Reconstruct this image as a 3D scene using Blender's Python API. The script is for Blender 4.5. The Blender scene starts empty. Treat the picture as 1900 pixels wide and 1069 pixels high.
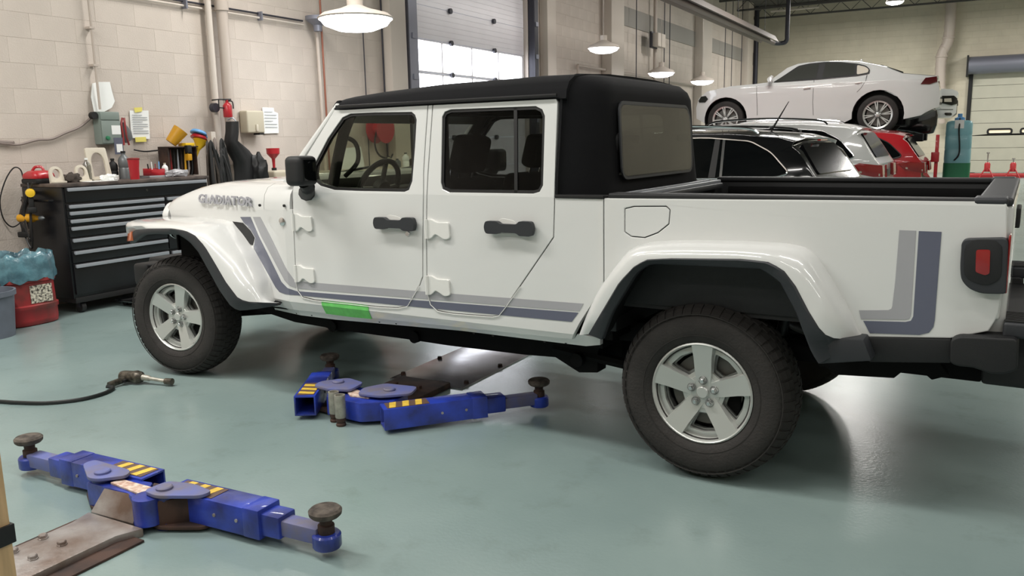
import bpy, bmesh, math, random
from mathutils import Vector, Matrix
from mathutils.geometry import tessellate_polygon
random.seed(7)
PI = math.pi
S = bpy.context.scene
C = S.collection

# ---------------------------------------------------------------- camera, light, exposure
cam_d = bpy.data.cameras.new('camera'); cam = bpy.data.objects.new('camera', cam_d); C.objects.link(cam)
yaw, pitch, roll = -0.499325, 0.175117, -0.020889
fw = Vector((math.sin(yaw)*math.cos(pitch), math.cos(yaw)*math.cos(pitch), -math.sin(pitch)))
rt = Vector((math.cos(yaw), -math.sin(yaw), 0)); up = rt.cross(fw)
r2 = math.cos(roll)*rt + math.sin(roll)*up; u2 = -math.sin(roll)*rt + math.cos(roll)*up
cam.matrix_world = Matrix(((r2.x, u2.x, -fw.x, 4.3581), (r2.y, u2.y, -fw.y, -4.3418), (r2.z, u2.z, -fw.z, 1.4532), (0, 0, 0, 1)))
cam_d.sensor_width = 36; cam_d.lens = 1541.335/1900*36; cam_d.clip_start = .05; cam_d.clip_end = 200
S.camera = cam
S.view_settings.view_transform = 'Standard'; S.view_settings.look = 'None'
S.view_settings.gamma = 1; S.view_settings.use_curve_mapping = False
S.view_settings.exposure = 0.08

w = bpy.data.worlds.new('world'); S.world = w; w.use_nodes = True
w.node_tree.nodes['Background'].inputs[0].default_value = (.75, .87, 1, 1)
w.node_tree.nodes['Background'].inputs[1].default_value = 1.2

def area(name, loc, sx, sy, power, col=(1, .97, .92), rot=(0, 0, 0)):
    l = bpy.data.lights.new(name, 'AREA'); l.shape = 'RECTANGLE'; l.size = sx; l.size_y = sy
    l.energy = power; l.color = col
    o = bpy.data.objects.new(name, l); o.location = loc; o.rotation_euler = rot; C.objects.link(o); return o
# rows of ceiling strip lamps over the bays (the part of the hall behind and above the camera)
STRIPS = [(-.8, -2.2, 165), (-.8, -5.0, 90), (2.2, -2.6, 66), (5.2, -2.2, 50), (8.2, -3.5, 50), (1.0, -6.5, 90), (5.0, -7.0, 62), (9.0, -8.0, 50), (-1.2, 2.4, 105), (3.2, 3.6, 80), (7.5, 2.5, 40)]
for x, y, p in STRIPS:
    area('strip_lamp_light', (x, y, 4.62), 2.4, .32, p)
for x, y, p in [(1.5, 9.5, 210), (9.0, 9.0, 90), (1.5, 16.5, 230), (9, 16.5, 230), (1.5, 25, 370), (8.5, 25, 420)]:
    area('bay_fill', (x, y, 5.6), 2.4, .9, p)  # added fill lights that brighten the far bays, no fixtures modelled

# ---------------------------------------------------------------- materials
def lin(c):
    return tuple((v/255/12.92 if v/255 <= .04045 else ((v/255+.055)/1.055)**2.4) for v in c) + (1,)
def mat(name, rgb, rough=.5, metal=0, coat=0, noise=0, scale=20, bump=0, bscale=None, spec=None, dirt=None, stretch=None):
    m = bpy.data.materials.new(name); m.use_nodes = True
    nt = m.node_tree; b = nt.nodes['Principled BSDF']
    b.inputs['Roughness'].default_value = rough; b.inputs['Metallic'].default_value = metal
    b.inputs['Coat Weight'].default_value = coat; b.inputs['Coat Roughness'].default_value = .04
    if spec is not None: b.inputs['Specular IOR Level'].default_value = spec
    b.inputs['Base Color'].default_value = lin(rgb)
    tc = nt.nodes.new('ShaderNodeTexCoord'); vec = tc.outputs['Object']
    if stretch:
        mp = nt.nodes.new('ShaderNodeMapping'); mp.inputs['Scale'].default_value = stretch
        nt.links.new(vec, mp.inputs[0]); vec = mp.outputs[0]
    if noise or dirt:
        n = nt.nodes.new('ShaderNodeTexNoise'); n.inputs['Scale'].default_value = scale; n.inputs['Detail'].default_value = 6
        nt.links.new(vec, n.inputs['Vector'])
        r = nt.nodes.new('ShaderNodeValToRGB')
        c = lin(rgb); d = lin(dirt) if dirt else tuple(v*(1-noise) for v in c[:3])+(1,)
        r.color_ramp.elements[0].position = .36; r.color_ramp.elements[1].position = .62
        r.color_ramp.elements[0].color = d; r.color_ramp.elements[1].color = c
        nt.links.new(n.outputs[0], r.inputs[0]); nt.links.new(r.outputs[0], b.inputs['Base Color'])
    if bump:
        n2 = nt.nodes.new('ShaderNodeTexNoise'); n2.inputs['Scale'].default_value = bscale or scale; n2.inputs['Detail'].default_value = 4
        nt.links.new(vec, n2.inputs['Vector'])
        bp = nt.nodes.new('ShaderNodeBump'); bp.inputs['Strength'].default_value = bump; bp.inputs['Distance'].default_value = .01
        nt.links.new(n2.outputs[0], bp.inputs['Height']); nt.links.new(bp.outputs[0], b.inputs['Normal'])
    return m
def emis(name, rgb, st):
    m = bpy.data.materials.new(name); m.use_nodes = True; b = m.node_tree.nodes['Principled BSDF']
    b.inputs['Base Color'].default_value = lin(rgb); b.inputs['Emission Color'].default_value = lin(rgb); b.inputs['Emission Strength'].default_value = st
    return m
def glassmat(name, tint, gloss=.12, rough=.02):
    m = bpy.data.materials.new(name); m.use_nodes = True; nt = m.node_tree
    for n in list(nt.nodes): nt.nodes.remove(n)
    o = nt.nodes.new('ShaderNodeOutputMaterial'); t = nt.nodes.new('ShaderNodeBsdfTransparent'); t.inputs[0].default_value = lin(tint)
    g = nt.nodes.new('ShaderNodeBsdfGlossy'); g.inputs['Roughness'].default_value = rough
    f0 = nt.nodes.new('ShaderNodeLayerWeight'); f0.inputs[0].default_value = .5
    f = nt.nodes.new('ShaderNodeMath'); f.operation = 'POWER'; f.inputs[1].default_value = 5; nt.links.new(f0.outputs['Facing'], f.inputs[0])
    a = nt.nodes.new('ShaderNodeMath'); a.operation = 'ADD'; a.inputs[1].default_value = gloss*.5; a.use_clamp = True
    mx = nt.nodes.new('ShaderNodeMixShader')
    nt.links.new(f.outputs[0], a.inputs[0]); nt.links.new(a.outputs[0], mx.inputs[0])
    nt.links.new(t.outputs[0], mx.inputs[1]); nt.links.new(g.outputs[0], mx.inputs[2]); nt.links.new(mx.outputs[0], o.inputs[0])
    return m
M = {}
M['white'] = mat('white_car_paint', (214, 215, 213), .28, coat=1)
M['whitetrim'] = mat('white_hinge_paint', (222, 222, 218), .35, coat=.6)
M['blackpl'] = mat('black_textured_plastic', (18, 19, 21), .6, bump=.15, bscale=400)
M['greypl'] = mat('charcoal_plastic', (42, 44, 48), .5, bump=.1, bscale=400)
M['fabric'] = mat('black_soft_top_fabric', (11, 12, 15), .85, bump=.25, bscale=600, noise=.25, scale=3, spec=.25)
M['seal'] = mat('black_rubber_seal', (14, 14, 15), .5)
M['dark'] = mat('dark_underbody', (10, 10, 11), .8, noise=.4, scale=8, spec=.2)
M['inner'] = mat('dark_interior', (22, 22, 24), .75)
M['leather'] = mat('black_seat_cloth', (20, 20, 22), .8)
M['glass'] = glassmat('clear_side_glass', (228, 230, 222), .05)
M['tint'] = glassmat('tinted_side_glass', (188, 190, 192), .06)
M['darkglass'] = mat('black_privacy_glass', (10, 12, 13), .06, spec=.35)
M['reargl'] = mat('dark_rear_glass', (12, 13, 14), .1, spec=.08)
M['heat'] = mat('brown_grey_heater_steel', (112, 103, 98), .5, metal=.3)
M['carwin'] = mat('grey_car_window', (62, 64, 60), .08, spec=.6)
M['cover'] = mat('smooth_steel_cover', (190, 190, 196), .22, metal=.7, dirt=(140, 136, 138), scale=3)
M['midglass'] = glassmat('smoked_car_glass', (96, 104, 104), .10)
M['vinyl'] = glassmat('smoky_vinyl_window', (128, 130, 126), .12, .10)
M['tyre'] = mat('tyre_rubber', (44, 41, 39), .78, noise=.25, scale=14, bump=.3, bscale=90)
M['tyredark'] = mat('tyre_tread_rubber', (36, 33, 31), .85)
M['alloy'] = mat('silver_alloy', (196, 198, 194), .33, metal=.45, coat=.3)
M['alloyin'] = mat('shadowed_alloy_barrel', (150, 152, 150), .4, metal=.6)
M['chrome'] = mat('chrome', (220, 220, 222), .12, metal=1)
M['steel'] = mat('worn_steel', (176, 172, 170), .36, metal=.55, dirt=(120, 100, 88), scale=4, bump=.2, bscale=30)
M['sockst'] = mat('socket_steel', (176, 172, 160), .4, metal=.35, noise=.3, scale=30)
M['rotor'] = mat('brake_rotor_steel', (110, 108, 104), .5, metal=.7)
M['sdark'] = mat('slate_stripe_vinyl', (92, 95, 112), .4, coat=.4)
M['slight'] = mat('silver_stripe_vinyl', (160, 160, 164), .4, coat=.4)
M['letter'] = mat('grey_letter_vinyl', (150, 150, 156), .4)
M['tapeg'] = mat('green_masking_tape', (110, 205, 105), .6, noise=.15, scale=30)
M['redlens'] = mat('red_lamp_lens', (140, 20, 24), .12, coat=1)
M['amber'] = mat('amber_lens', (214, 104, 46), .2, coat=1)
M['dgroove'] = mat('dark_gap', (40, 40, 42), .8)
M['blue'] = mat('blue_lift_enamel', (42, 66, 176), .4, coat=.3, dirt=(34, 44, 112), scale=7, bump=.15, bscale=40)
M['bluetop'] = mat('worn_blue_enamel', (98, 106, 162), .55, dirt=(112, 108, 124), scale=10)
M['yellow'] = mat('hazard_yellow', (226, 190, 74), .5, noise=.2, scale=30)
M['brownt'] = mat('worn_hazard_brown', (96, 74, 62), .6)
M['rust'] = mat('rusty_dark_steel', (74, 52, 42), .75, dirt=(38, 28, 26), scale=9)
M['pad'] = mat('dirty_rubber_pad', (96, 88, 80), .9, dirt=(58, 52, 48), scale=25, bump=.4, bscale=60)
M['plabel'] = mat('worn_white_label', (222, 206, 192), .6, dirt=(178, 140, 120), scale=40)
M['chest'] = mat('black_chest_enamel', (17, 18, 22), .35, noise=.3, scale=6)
M['alum'] = mat('aluminium_pull', (170, 174, 182), .35, metal=.4)
M['worktop'] = mat('greasy_worktop', (96, 84, 78), .6, dirt=(60, 52, 48), scale=9)
M['teal'] = mat('teal_plastic_bag', (96, 138, 150), .3, coat=.4, dirt=(66, 98, 110), scale=9, bump=.9, bscale=18)
M['redbin'] = mat('grimy_red_plastic', (158, 40, 44), .45, dirt=(104, 46, 42), scale=5)
M['greybin'] = mat('grey_bin_plastic', (104, 110, 122), .5, noise=.2, scale=5)
M['paper'] = mat('paper', (236, 238, 236), .8)
M['ink'] = mat('grey_ink', (150, 154, 160), .8)
M['ytape'] = mat('yellow_tape', (226, 214, 110), .6)
M['block'] = mat('painted_block', (204, 193, 183), .62, noise=.07, scale=3, bump=.35, bscale=70)
M['mortar'] = mat('painted_mortar', (200, 189, 179), .8)
M['wallb'] = mat('painted_back_wall', (206, 198, 178), .7, noise=.08, scale=2)
M['stripe'] = mat('grey_wall_band', (150, 146, 140), .7)
M['column'] = mat('painted_column', (204, 194, 184), .6)
M['pipe'] = mat('painted_pipe', (186, 174, 164), .5)
M['copper'] = mat('copper_line', (150, 96, 78), .45, metal=.4)
M['greysteel'] = mat('grey_track_steel', (132, 134, 146), .45, metal=.5)
M['dksteel'] = mat('dark_track_steel', (62, 62, 70), .5, metal=.4)
M['doorp'] = mat('white_door_panel', (246, 243, 249), .4, noise=.03, scale=3)
M['doorb'] = mat('cream_door_panel', (192, 190, 174), .5, noise=.05, scale=3)
M['ceil'] = mat('dark_ceiling_deck', (92, 90, 86), .8, noise=.2, scale=2)
M['joist'] = mat('grey_joist', (80, 78, 76), .6)
M['black'] = mat('matte_black', (18, 18, 19), .6)
M['rubberblk'] = mat('black_rubber', (26, 26, 27), .5)
M['hose'] = mat('black_air_hose', (22, 26, 26), .45)
M['gun'] = mat('dirty_grey_tool_metal', (104, 98, 88), .4, metal=.7, dirt=(60, 56, 50), scale=40)
M['red'] = mat('red_plastic', (176, 32, 42), .35, coat=.3)
M['redpaint'] = mat('red_enamel', (170, 34, 40), .4, coat=.3)
M['yel'] = mat('yellow_plastic', (232, 190, 40), .4)
M['yeld'] = mat('mustard_plastic', (206, 150, 30), .4)
M['blu'] = mat('light_blue_plastic', (92, 150, 204), .4)
M['greyg'] = mat('grey_green_enamel', (128, 140, 134), .45)
M['cream'] = mat('cream_plastic', (206, 198, 182), .5)
M['beige'] = mat('beige_plastic', (190, 182, 162), .45)
M['clear'] = glassmat('clear_bottle_plastic', (214, 216, 214), .2, .1)
M['tankw'] = mat('pale_blue_tank', (132, 186, 196), .35, coat=.4)
M['tankg'] = mat('green_tank_base', (44, 120, 84), .5)
M['redcar'] = mat('red_car_paint', (168, 26, 34), .25, coat=1)
M['blackcar'] = mat('black_car_paint', (10, 11, 13), .12, coat=1)
M['wood'] = mat('pale_pine', (212, 176, 132), .6, noise=.2, scale=6, stretch=(6, 6, .6))
M['greycan'] = mat('dull_grey_can', (112, 116, 118), .4, metal=.3)
M['dirtrag'] = mat('dark_rag', (70, 62, 56), .9, noise=.3, scale=30)
M['cable'] = mat('grey_cable', (140, 128, 122), .6)
M['lampm'] = emis('lit_lamp_lens', (250, 252, 255), 16)
M['lampfar'] = emis('lit_far_lamp_lens', (250, 250, 250), 9)
M['dayl'] = emis('daylight_frosted_pane', (244, 248, 255), 5)
M['litwin'] = emis('dim_daylit_pane', (232, 220, 190), .75)

# floor: glossy teal epoxy
def floormat():
    m = bpy.data.materials.new('teal_epoxy_floor'); m.use_nodes = True; nt = m.node_tree; b = nt.nodes['Principled BSDF']
    tc = nt.nodes.new('ShaderNodeTexCoord')
    n = nt.nodes.new('ShaderNodeTexNoise'); n.inputs['Scale'].default_value = .7; n.inputs['Detail'].default_value = 7
    nt.links.new(tc.outputs['Object'], n.inputs['Vector'])
    r = nt.nodes.new('ShaderNodeValToRGB'); e = r.color_ramp.elements
    e[0].position = .3; e[0].color = lin((120, 139, 138)); e[1].position = .7; e[1].color = lin((142, 160, 157))
    nt.links.new(n.outputs[0], r.inputs[0])
    n2 = nt.nodes.new('ShaderNodeTexNoise'); n2.inputs['Scale'].default_value = 3.5; n2.inputs['Detail'].default_value = 9; n2.inputs['Roughness'].default_value = .7
    nt.links.new(tc.outputs['Object'], n2.inputs['Vector'])
    r2_ = nt.nodes.new('ShaderNodeValToRGB'); e = r2_.color_ramp.elements
    e[0].position = .25; e[0].color = (.55, .52, .48, 1); e[1].position = .45; e[1].color = (1, 1, 1, 1)
    nt.links.new(n2.outputs[0], r2_.inputs[0])
    mx = nt.nodes.new('ShaderNodeMix'); mx.data_type = 'RGBA'; mx.blend_type = 'MULTIPLY'; mx.inputs[0].default_value = .35
    nt.links.new(r.outputs[0], mx.inputs[6]); nt.links.new(r2_.outputs[0], mx.inputs[7]); nt.links.new(mx.outputs[2], b.inputs['Base Color'])
    rr = nt.nodes.new('ShaderNodeMapRange'); rr.inputs[3].default_value = .16; rr.inputs[4].default_value = .30
    nt.links.new(n2.outputs[0], rr.inputs[0]); nt.links.new(rr.outputs[0], b.inputs['Roughness'])
    b.inputs['Specular IOR Level'].default_value = .55
    n3 = nt.nodes.new('ShaderNodeTexNoise'); n3.inputs['Scale'].default_value = 60
    nt.links.new(tc.outputs['Object'], n3.inputs['Vector'])
    bp = nt.nodes.new('ShaderNodeBump'); bp.inputs['Strength'].default_value = .06; bp.inputs['Distance'].default_value = .01
    nt.links.new(n3.outputs[0], bp.inputs['Height']); nt.links.new(bp.outputs[0], b.inputs['Normal'])
    return m
M['floor'] = floormat()

# ---------------------------------------------------------------- mesh helpers
def newobj(name, me, m, parent=None):
    o = bpy.data.objects.new(name, me); C.objects.link(o)
    if m is not None:
        me.materials.clear(); me.materials.append(m)
    if parent is not None: o.parent = parent
    return o
def tag(o, label=None, cat=None, group=None, kind=None):
    if label: o['label'] = label
    if cat: o['category'] = cat
    if group: o['group'] = group
    if kind: o['kind'] = kind
    return o
def thing(name, label, cat, loc=(0, 0, 0), rz=0, group=None):
    o = bpy.data.objects.new(name, None); C.objects.link(o); o.empty_display_size = .1
    o.location = loc; o.rotation_euler = (0, 0, rz); return tag(o, label, cat, group)
def fin(bm, name, m, parent=None, bevel=0, seg=2, smooth=True, ang=38, xf=None):
    bmesh.ops.remove_doubles(bm, verts=bm.verts, dist=1e-5)
    bmesh.ops.recalc_face_normals(bm, faces=bm.faces)
    if bevel:
        es = [e for e in bm.edges if len(e.link_faces) == 2 and e.calc_face_angle(0) > math.radians(32)]
        bmesh.ops.bevel(bm, geom=es, offset=bevel, segments=seg, affect='EDGES', profile=.6, clamp_overlap=True)
    if xf: 
        for v in bm.verts: v.co = xf(v.co)
        bmesh.ops.recalc_face_normals(bm, faces=bm.faces)
    me = bpy.data.meshes.new(name); bm.to_mesh(me); bm.free()
    if smooth:
        me.polygons.foreach_set('use_smooth', [True]*len(me.polygons)); me.set_sharp_from_angle(angle=math.radians(ang))
    return newobj(name, me, m, parent)
def B(): return bmesh.new()
def abox(bm, x0, x1, y0, y1, z0, z1, mx=None):
    vs = [Vector((x, y, z)) for z in (z0, z1) for y in (y0, y1) for x in (x0, x1)]
    if mx: vs = [mx @ v for v in vs]
    v = [bm.verts.new(p) for p in vs]
    for f in ((0, 2, 3, 1), (4, 5, 7, 6), (0, 1, 5, 4), (2, 6, 7, 3), (0, 4, 6, 2), (1, 3, 7, 5)): bm.faces.new([v[i] for i in f])
    return bm
def box(name, x0, x1, y0, y1, z0, z1, m, parent=None, bevel=0, mx=None, seg=2):
    return fin(abox(B(), x0, x1, y0, y1, z0, z1, mx), name, m, parent, bevel, seg)
def lathe(bm, prof, origin=(0, 0, 0), axis='z', n=32, mx=None, cap=True):
    # prof: (r, h)
    o = Vector(origin); rings = []
    for r, h in prof:
        ring = []
        for k in range(n):
            a = 2*PI*k/n; c, s = math.cos(a)*r, math.sin(a)*r
            p = Vector((c, s, h)) if axis == 'z' else (Vector((c, h, s)) if axis == 'y' else Vector((h, c, s)))
            p += o
            if mx: p = mx @ p
            ring.append(bm.verts.new(p))
        rings.append(ring)
    for a, b in zip(rings[:-1], rings[1:]):
        for k in range(n): bm.faces.new((a[k], a[(k+1) % n], b[(k+1) % n], b[k]))
    for r, ring in ((prof[0][0], rings[0]), (prof[-1][0], rings[-1])):
        if r > 1e-4 and cap: bm.faces.new(ring)
    return bm
def tube(bm, path, r, n=8, closed=False):
    path = [Vector(p) for p in path]; rings = []; N = len(path); prev = None
    for i, p in enumerate(path):
        if closed: t = path[(i+1) % N]-path[i-1]
        else: t = path[min(i+1, N-1)]-path[max(i-1, 0)]
        t.normalize()
        if prev is None: a = t.orthogonal().normalized()
        else: a = (prev - t*prev.dot(t)); a = a.normalized() if a.length > 1e-6 else t.orthogonal().normalized()
        prev = a; b = t.cross(a)
        rr = r[i] if isinstance(r, (list, tuple)) else r
        rings.append([bm.verts.new(p + a*math.cos(2*PI*k/n)*rr + b*math.sin(2*PI*k/n)*rr) for k in range(n)])
    for i in range(N if closed else N-1):
        a, b = rings[i], rings[(i+1) % N]
        for k in range(n): bm.faces.new((a[k], a[(k+1) % n], b[(k+1) % n], b[k]))
    if not closed: bm.faces.new(rings[0]); bm.faces.new(rings[-1])
    return bm
def smooth_path(pts, n=8):
    pts = [Vector(p) for p in pts]; out = []
    for i in range(len(pts)-1):
        p0 = pts[max(i-1, 0)]; p1 = pts[i]; p2 = pts[i+1]; p3 = pts[min(i+2, len(pts)-1)]
        for k in range(n):
            t = k/n
            out.append(.5*((2*p1)+(p2-p0)*t+(2*p0-5*p1+4*p2-p3)*t*t+(3*p1-p0-3*p2+p3)*t**3))
    out.append(pts[-1]); return out
def rnd(poly, r, n=4):
    out = []; N = len(poly)
    for i in range(N):
        p = Vector(poly[i]); a = Vector(poly[i-1]); b = Vector(poly[(i+1) % N])
        da, db = (a-p), (b-p); la, lb = da.length, db.length
        q = min(r, la*.45, lb*.45)
        s, e = p+da/la*q, p+db/lb*q
        for k in range(n+1):
            t = k/n; out.append(tuple((1-t)**2*s + 2*t*(1-t)*p + t*t*e))
    return out
def offset(poly, d):
    """grow a 2D polygon outwards by d"""
    A = sum(poly[i-1][0]*poly[i][1]-poly[i][0]*poly[i-1][1] for i in range(len(poly))); sg = 1 if A > 0 else -1
    out = []; N = len(poly)
    for i in range(N):
        p0, p1, p2 = Vector(poly[i-1]), Vector(poly[i]), Vector(poly[(i+1) % N])
        e1 = (p1-p0); e2 = (p2-p1)
        if e1.length < 1e-6 or e2.length < 1e-6: out.append(tuple(p1)); continue
        e1.normalize(); e2.normalize()
        n1 = Vector((e1.y, -e1.x))*sg; n2 = Vector((e2.y, -e2.x))*sg
        n = (n1+n2); n = n/max(n.length, .3); k = 1/max(.5, n.dot(n1))
        out.append((p1.x+n.x*d*k, p1.y+n.y*d*k))
    return out
def prism_bm(outline, a, b, holes=(), axis='y'):
    """extrude a polygon (2D) between a and b along an axis; polygon coordinates are the other two axes in order"""
    bm = B()
    def P3(p, h):
        if axis == 'y': return (p[0], h, p[1])
        if axis == 'z': return (p[0], p[1], h)
        return (h, p[0], p[1])
    loops = [list(outline)]+[list(h) for h in holes]
    for h in (a, b):
        vs = [[bm.verts.new(P3(p, h)) for p in L] for L in loops]
        if h == a: va = vs
        else: vb = vs
        if len(loops) == 1: bm.faces.new(vs[0])
        else:
            flat = [v for L in vs for v in L]
            for tr in tessellate_polygon([[Vector((p[0], p[1], 0)) for p in L] for L in loops]):
                try: bm.faces.new([flat[i] for i in tr])
                except ValueError: pass
    for La, Lb in zip(va, vb):
        N = len(La)
        for k in range(N): bm.faces.new((La[k], La[(k+1) % N], Lb[(k+1) % N], Lb[k]))
    return bm
def cut(bm, co, no):
    bmesh.ops.bisect_plane(bm, geom=bm.verts[:]+bm.edges[:]+bm.faces[:], dist=1e-6, plane_co=co, plane_no=no)
def prism(name, outline, a, b, m, parent=None, holes=(), axis='y', bevel=0, seg=2, mx=None, ang=38):
    xf = (lambda c: mx @ c) if mx else None
    return fin(prism_bm(outline, a, b, holes, axis), name, m, parent, bevel, seg, xf=xf, ang=ang)
def loft(name, rings, m, parent=None, closed=False, cap=False, ang=50, solid=0):
    bm = B(); vr = [[bm.verts.new(p) for p in r] for r in rings]; n = len(rings[0])
    for a, b in zip(vr[:-1], vr[1:]):
        for k in range(n if closed else n-1): bm.faces.new((a[k], a[(k+1) % n], b[(k+1) % n], b[k]))
    if cap: bm.faces.new(vr[0]); bm.faces.new(vr[-1])
    if solid:
        bmesh.ops.recalc_face_normals(bm, faces=bm.faces)
        bmesh.ops.solidify(bm, geom=bm.faces[:], thickness=solid)
    return fin(bm, name, m, parent, ang=ang)
def resample(pts, n):
    pts = [Vector(p) for p in pts]; L = [0]
    for a, b in zip(pts[:-1], pts[1:]): L.append(L[-1]+(b-a).length)
    out = []
    for k in range(n):
        t = L[-1]*k/(n-1); i = 0
        while i < len(L)-2 and L[i+1] < t: i += 1
        f = (t-L[i])/max(1e-9, L[i+1]-L[i]); out.append(pts[i].lerp(pts[i+1], min(1, f)))
    return out
def textobj(name, s, size, mx, m, parent=None, ext=.001, bold=.0, shear=0, sx=1, align='LEFT'):
    cu = bpy.data.curves.new(name, 'FONT'); cu.body = s; cu.size = size; cu.extrude = ext; cu.offset = bold; cu.shear = shear; cu.align_x = align
    cu.resolution_u = 2
    to = bpy.data.objects.new(name, cu); C.objects.link(to)
    bpy.context.view_layer.update()
    me = bpy.data.meshes.new_from_object(to.evaluated_get(bpy.context.evaluated_depsgraph_get()))
    bpy.data.objects.remove(to); bpy.data.curves.remove(cu)
    for v in me.vertices: v.co = mx @ Vector((v.co.x*sx, v.co.y, v.co.z))
    me.name = name
    return newobj(name, me, m, parent)
def frame(origin, xa, ya):
    xa = Vector(xa).normalized(); ya = Vector(ya).normalized(); za = xa.cross(ya); o = Vector(origin)
    return Matrix(((xa.x, ya.x, za.x, o.x), (xa.y, ya.y, za.y, o.y), (xa.z, ya.z, za.z, o.z), (0, 0, 0, 1)))
def rotz(a, loc=(0, 0, 0)): return Matrix.Translation(loc) @ Matrix.Rotation(a, 4, 'Z')
def copy_tree(o, parent=None):
    c = o.copy(); C.objects.link(c)
    if parent is not None: c.parent = parent
    for ch in list(o.children): copy_tree(ch, c)
    return c

# ================================================================ THE SETTING
def struct(o): o['kind'] = 'structure'; return o
struct(box('floor', -3.4, 12.2, -12.2, 30.2, -.12, 0, M['floor']))
struct(box('ceiling', -3.4, 12.2, -12.2, 30.2, 6.3, 6.4, M['ceil']))
struct(box('wall_right', 12, 12.2, -12.2, 30.2, 0, 6.3, M['wallb']))
struct(box('wall_front', -3.4, 12.2, -12.2, -12, 0, 6.3, M['wallb']))
DY0, DY1, DZ = 6.46, 10.36, 4.6
bm = B(); abox(bm, -3.4, -3.206, -12.2, DY0, 0, 6.3); abox(bm, -3.4, -3.206, DY1, 30.2, 0, 6.3); abox(bm, -3.4, -3.206, DY0, DY1, DZ, 6.3)
wl = struct(fin(bm, 'wall_left', M['mortar'], smooth=False))
# concrete blocks of the long wall, running bond
BH, BL = .2235, .447
proto = None; cand = []
for r in range(28):
    z = r*BH
    y = -6.0 + (BL/2 if r % 2 else 0)
    while y < 29.9:
        y0, y1 = y, y+BL
        y += BL
        if z+BH > 6.28: continue
        if y1 > DY0-.35 and y0 < DY1+.6 and z < DZ: continue
        c = Vector((-3.2, (y0+y1)/2, z+BH/2)); d = c-cam.matrix_world.translation
        dz = d.dot(fw); px = 950+1541.3*d.dot(r2)/dz; py = 534.5-1541.3*d.dot(u2)/dz
        vis = -40 < px < 1430 and -30 < py < 620 and (py < 360 or px < 130) and not (575 < px < 770 and py < -5)
        cand.append((0 if vis else 1, dz, y0, z))
cand.sort()
def block_bm(bm, y0, z, h):
    g = .0004; cf = .0015
    x1 = -3.2+h; x0 = -3.21
    a = [(x0, y0+g, z+g), (x0, y0+BL-g, z+g), (x0, y0+BL-g, z+BH-g), (x0, y0+g, z+BH-g)]
    b = [(x1-cf, p[1], p[2]) for p in a]
    t = [(x1, y0+g+cf, z+g+cf), (x1, y0+BL-g-cf, z+g+cf), (x1, y0+BL-g-cf, z+BH-g-cf), (x1, y0+g+cf, z+BH-g-cf)]
    va, vb, vt = [[bm.verts.new(p) for p in q] for q in (a, b, t)]
    for k in range(4):
        bm.faces.new((va[k], va[(k+1) % 4], vb[(k+1) % 4], vb[k])); bm.faces.new((vb[k], vb[(k+1) % 4], vt[(k+1) % 4], vt[k]))
    bm.faces.new(vt)
bm = B(); block_bm(bm, 0, 0, 0)
bo = fin(bm, 'concrete_block', M['block'], wl, smooth=False)
rest = B()
for i, (v, dz, y0, z) in enumerate(cand):
    if i < 300:
        o = bo if i == 0 else bo.copy()
        if i: C.objects.link(o)
        o.location = (random.uniform(-.0006, .0006), y0, z)
    else: block_bm(rest, y0, z, random.uniform(-.0006, .0006))
tag(fin(rest, 'concrete_blocks', M['block'], wl, smooth=False), kind='stuff')
# darker grey band high on the wall, pilasters
def trim(name, x0, x1, y0, y1, z0, z1, m, bevel=.006): return struct(box(name, x0, x1, y0, y1, z0, z1, m, bevel=bevel))
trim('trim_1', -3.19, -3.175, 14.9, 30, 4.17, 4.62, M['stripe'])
trim('trim_2', -3.195, -2.95, 14.05, 14.85, 0, 6.3, M['column'])
trim('trim_3', -3.195, -2.95, 21.5, 22.6, 0, 6.3, M['column'])
trim('trim_4', -3.195, -2.98, 27.6, 28.4, 0, 6.3, M['column'])
trim('trim_5', -3.195, -3.02, 5.72, 6.1, 0, 6.3, M['column'])
trim('trim_6', -3.195, -3.02, 10.86, 11.25, 0, 6.3, M['column'])
# back wall and its roller door
D2 = [(4.354,3.56),(4.606,-0.204),(4.221,4.065),(4.168,3.866),(5.106,1.511),(4.946,1.196),(5.582,1.48)]
x2 = D2[0][0]; ztop = D2[0][1]
def brickwall():
    m = M['wallb'].copy(); m.name = 'painted_block_back_wall'; nt = m.node_tree; b = nt.nodes['Principled BSDF']
    tc = nt.nodes.new('ShaderNodeTexCoord'); mp = nt.nodes.new('ShaderNodeMapping'); mp.inputs['Rotation'].default_value = (PI/2, 0, 0)
    br = nt.nodes.new('ShaderNodeTexBrick'); br.inputs['Scale'].default_value = 1; br.inputs['Brick Width'].default_value = .447; br.inputs['Row Height'].default_value = .2235
    br.inputs['Mortar Size'].default_value = .008; br.inputs['Color1'].default_value = (1, 1, 1, 1); br.inputs['Color2'].default_value = (1, 1, 1, 1); br.inputs['Mortar'].default_value = (0, 0, 0, 1)
    nt.links.new(tc.outputs['Object'], mp.inputs[0]); nt.links.new(mp.outputs[0], br.inputs['Vector'])
    bp = nt.nodes.new('ShaderNodeBump'); bp.inputs['Strength'].default_value = .6; bp.inputs['Distance'].default_value = .01
    nt.links.new(br.outputs['Color'], bp.inputs['Height']); nt.links.new(bp.outputs[0], b.inputs['Normal']); return m
bm = B(); abox(bm, -3.4, x2, 30, 30.2, 0, 6.3); abox(bm, x2+4.2, 12.2, 30, 30.2, 0, 6.3); abox(bm, x2, x2+4.2, 30, 30.2, ztop, 6.3)
wb = struct(fin(bm, 'wall_back', brickwall(), smooth=False))
d2 = struct(prism('door_2', [(x2-.12, 0), (x2-.12, ztop+.02), (x2+4.32, ztop+.02), (x2+4.32, 0), (x2+4.2, 0), (x2+4.2, ztop-.1), (x2, ztop-.1), (x2, 0)], 29.9, 30, M['black']))
pz = [(ztop-.1)*k/8 for k in range(9)]
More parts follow.
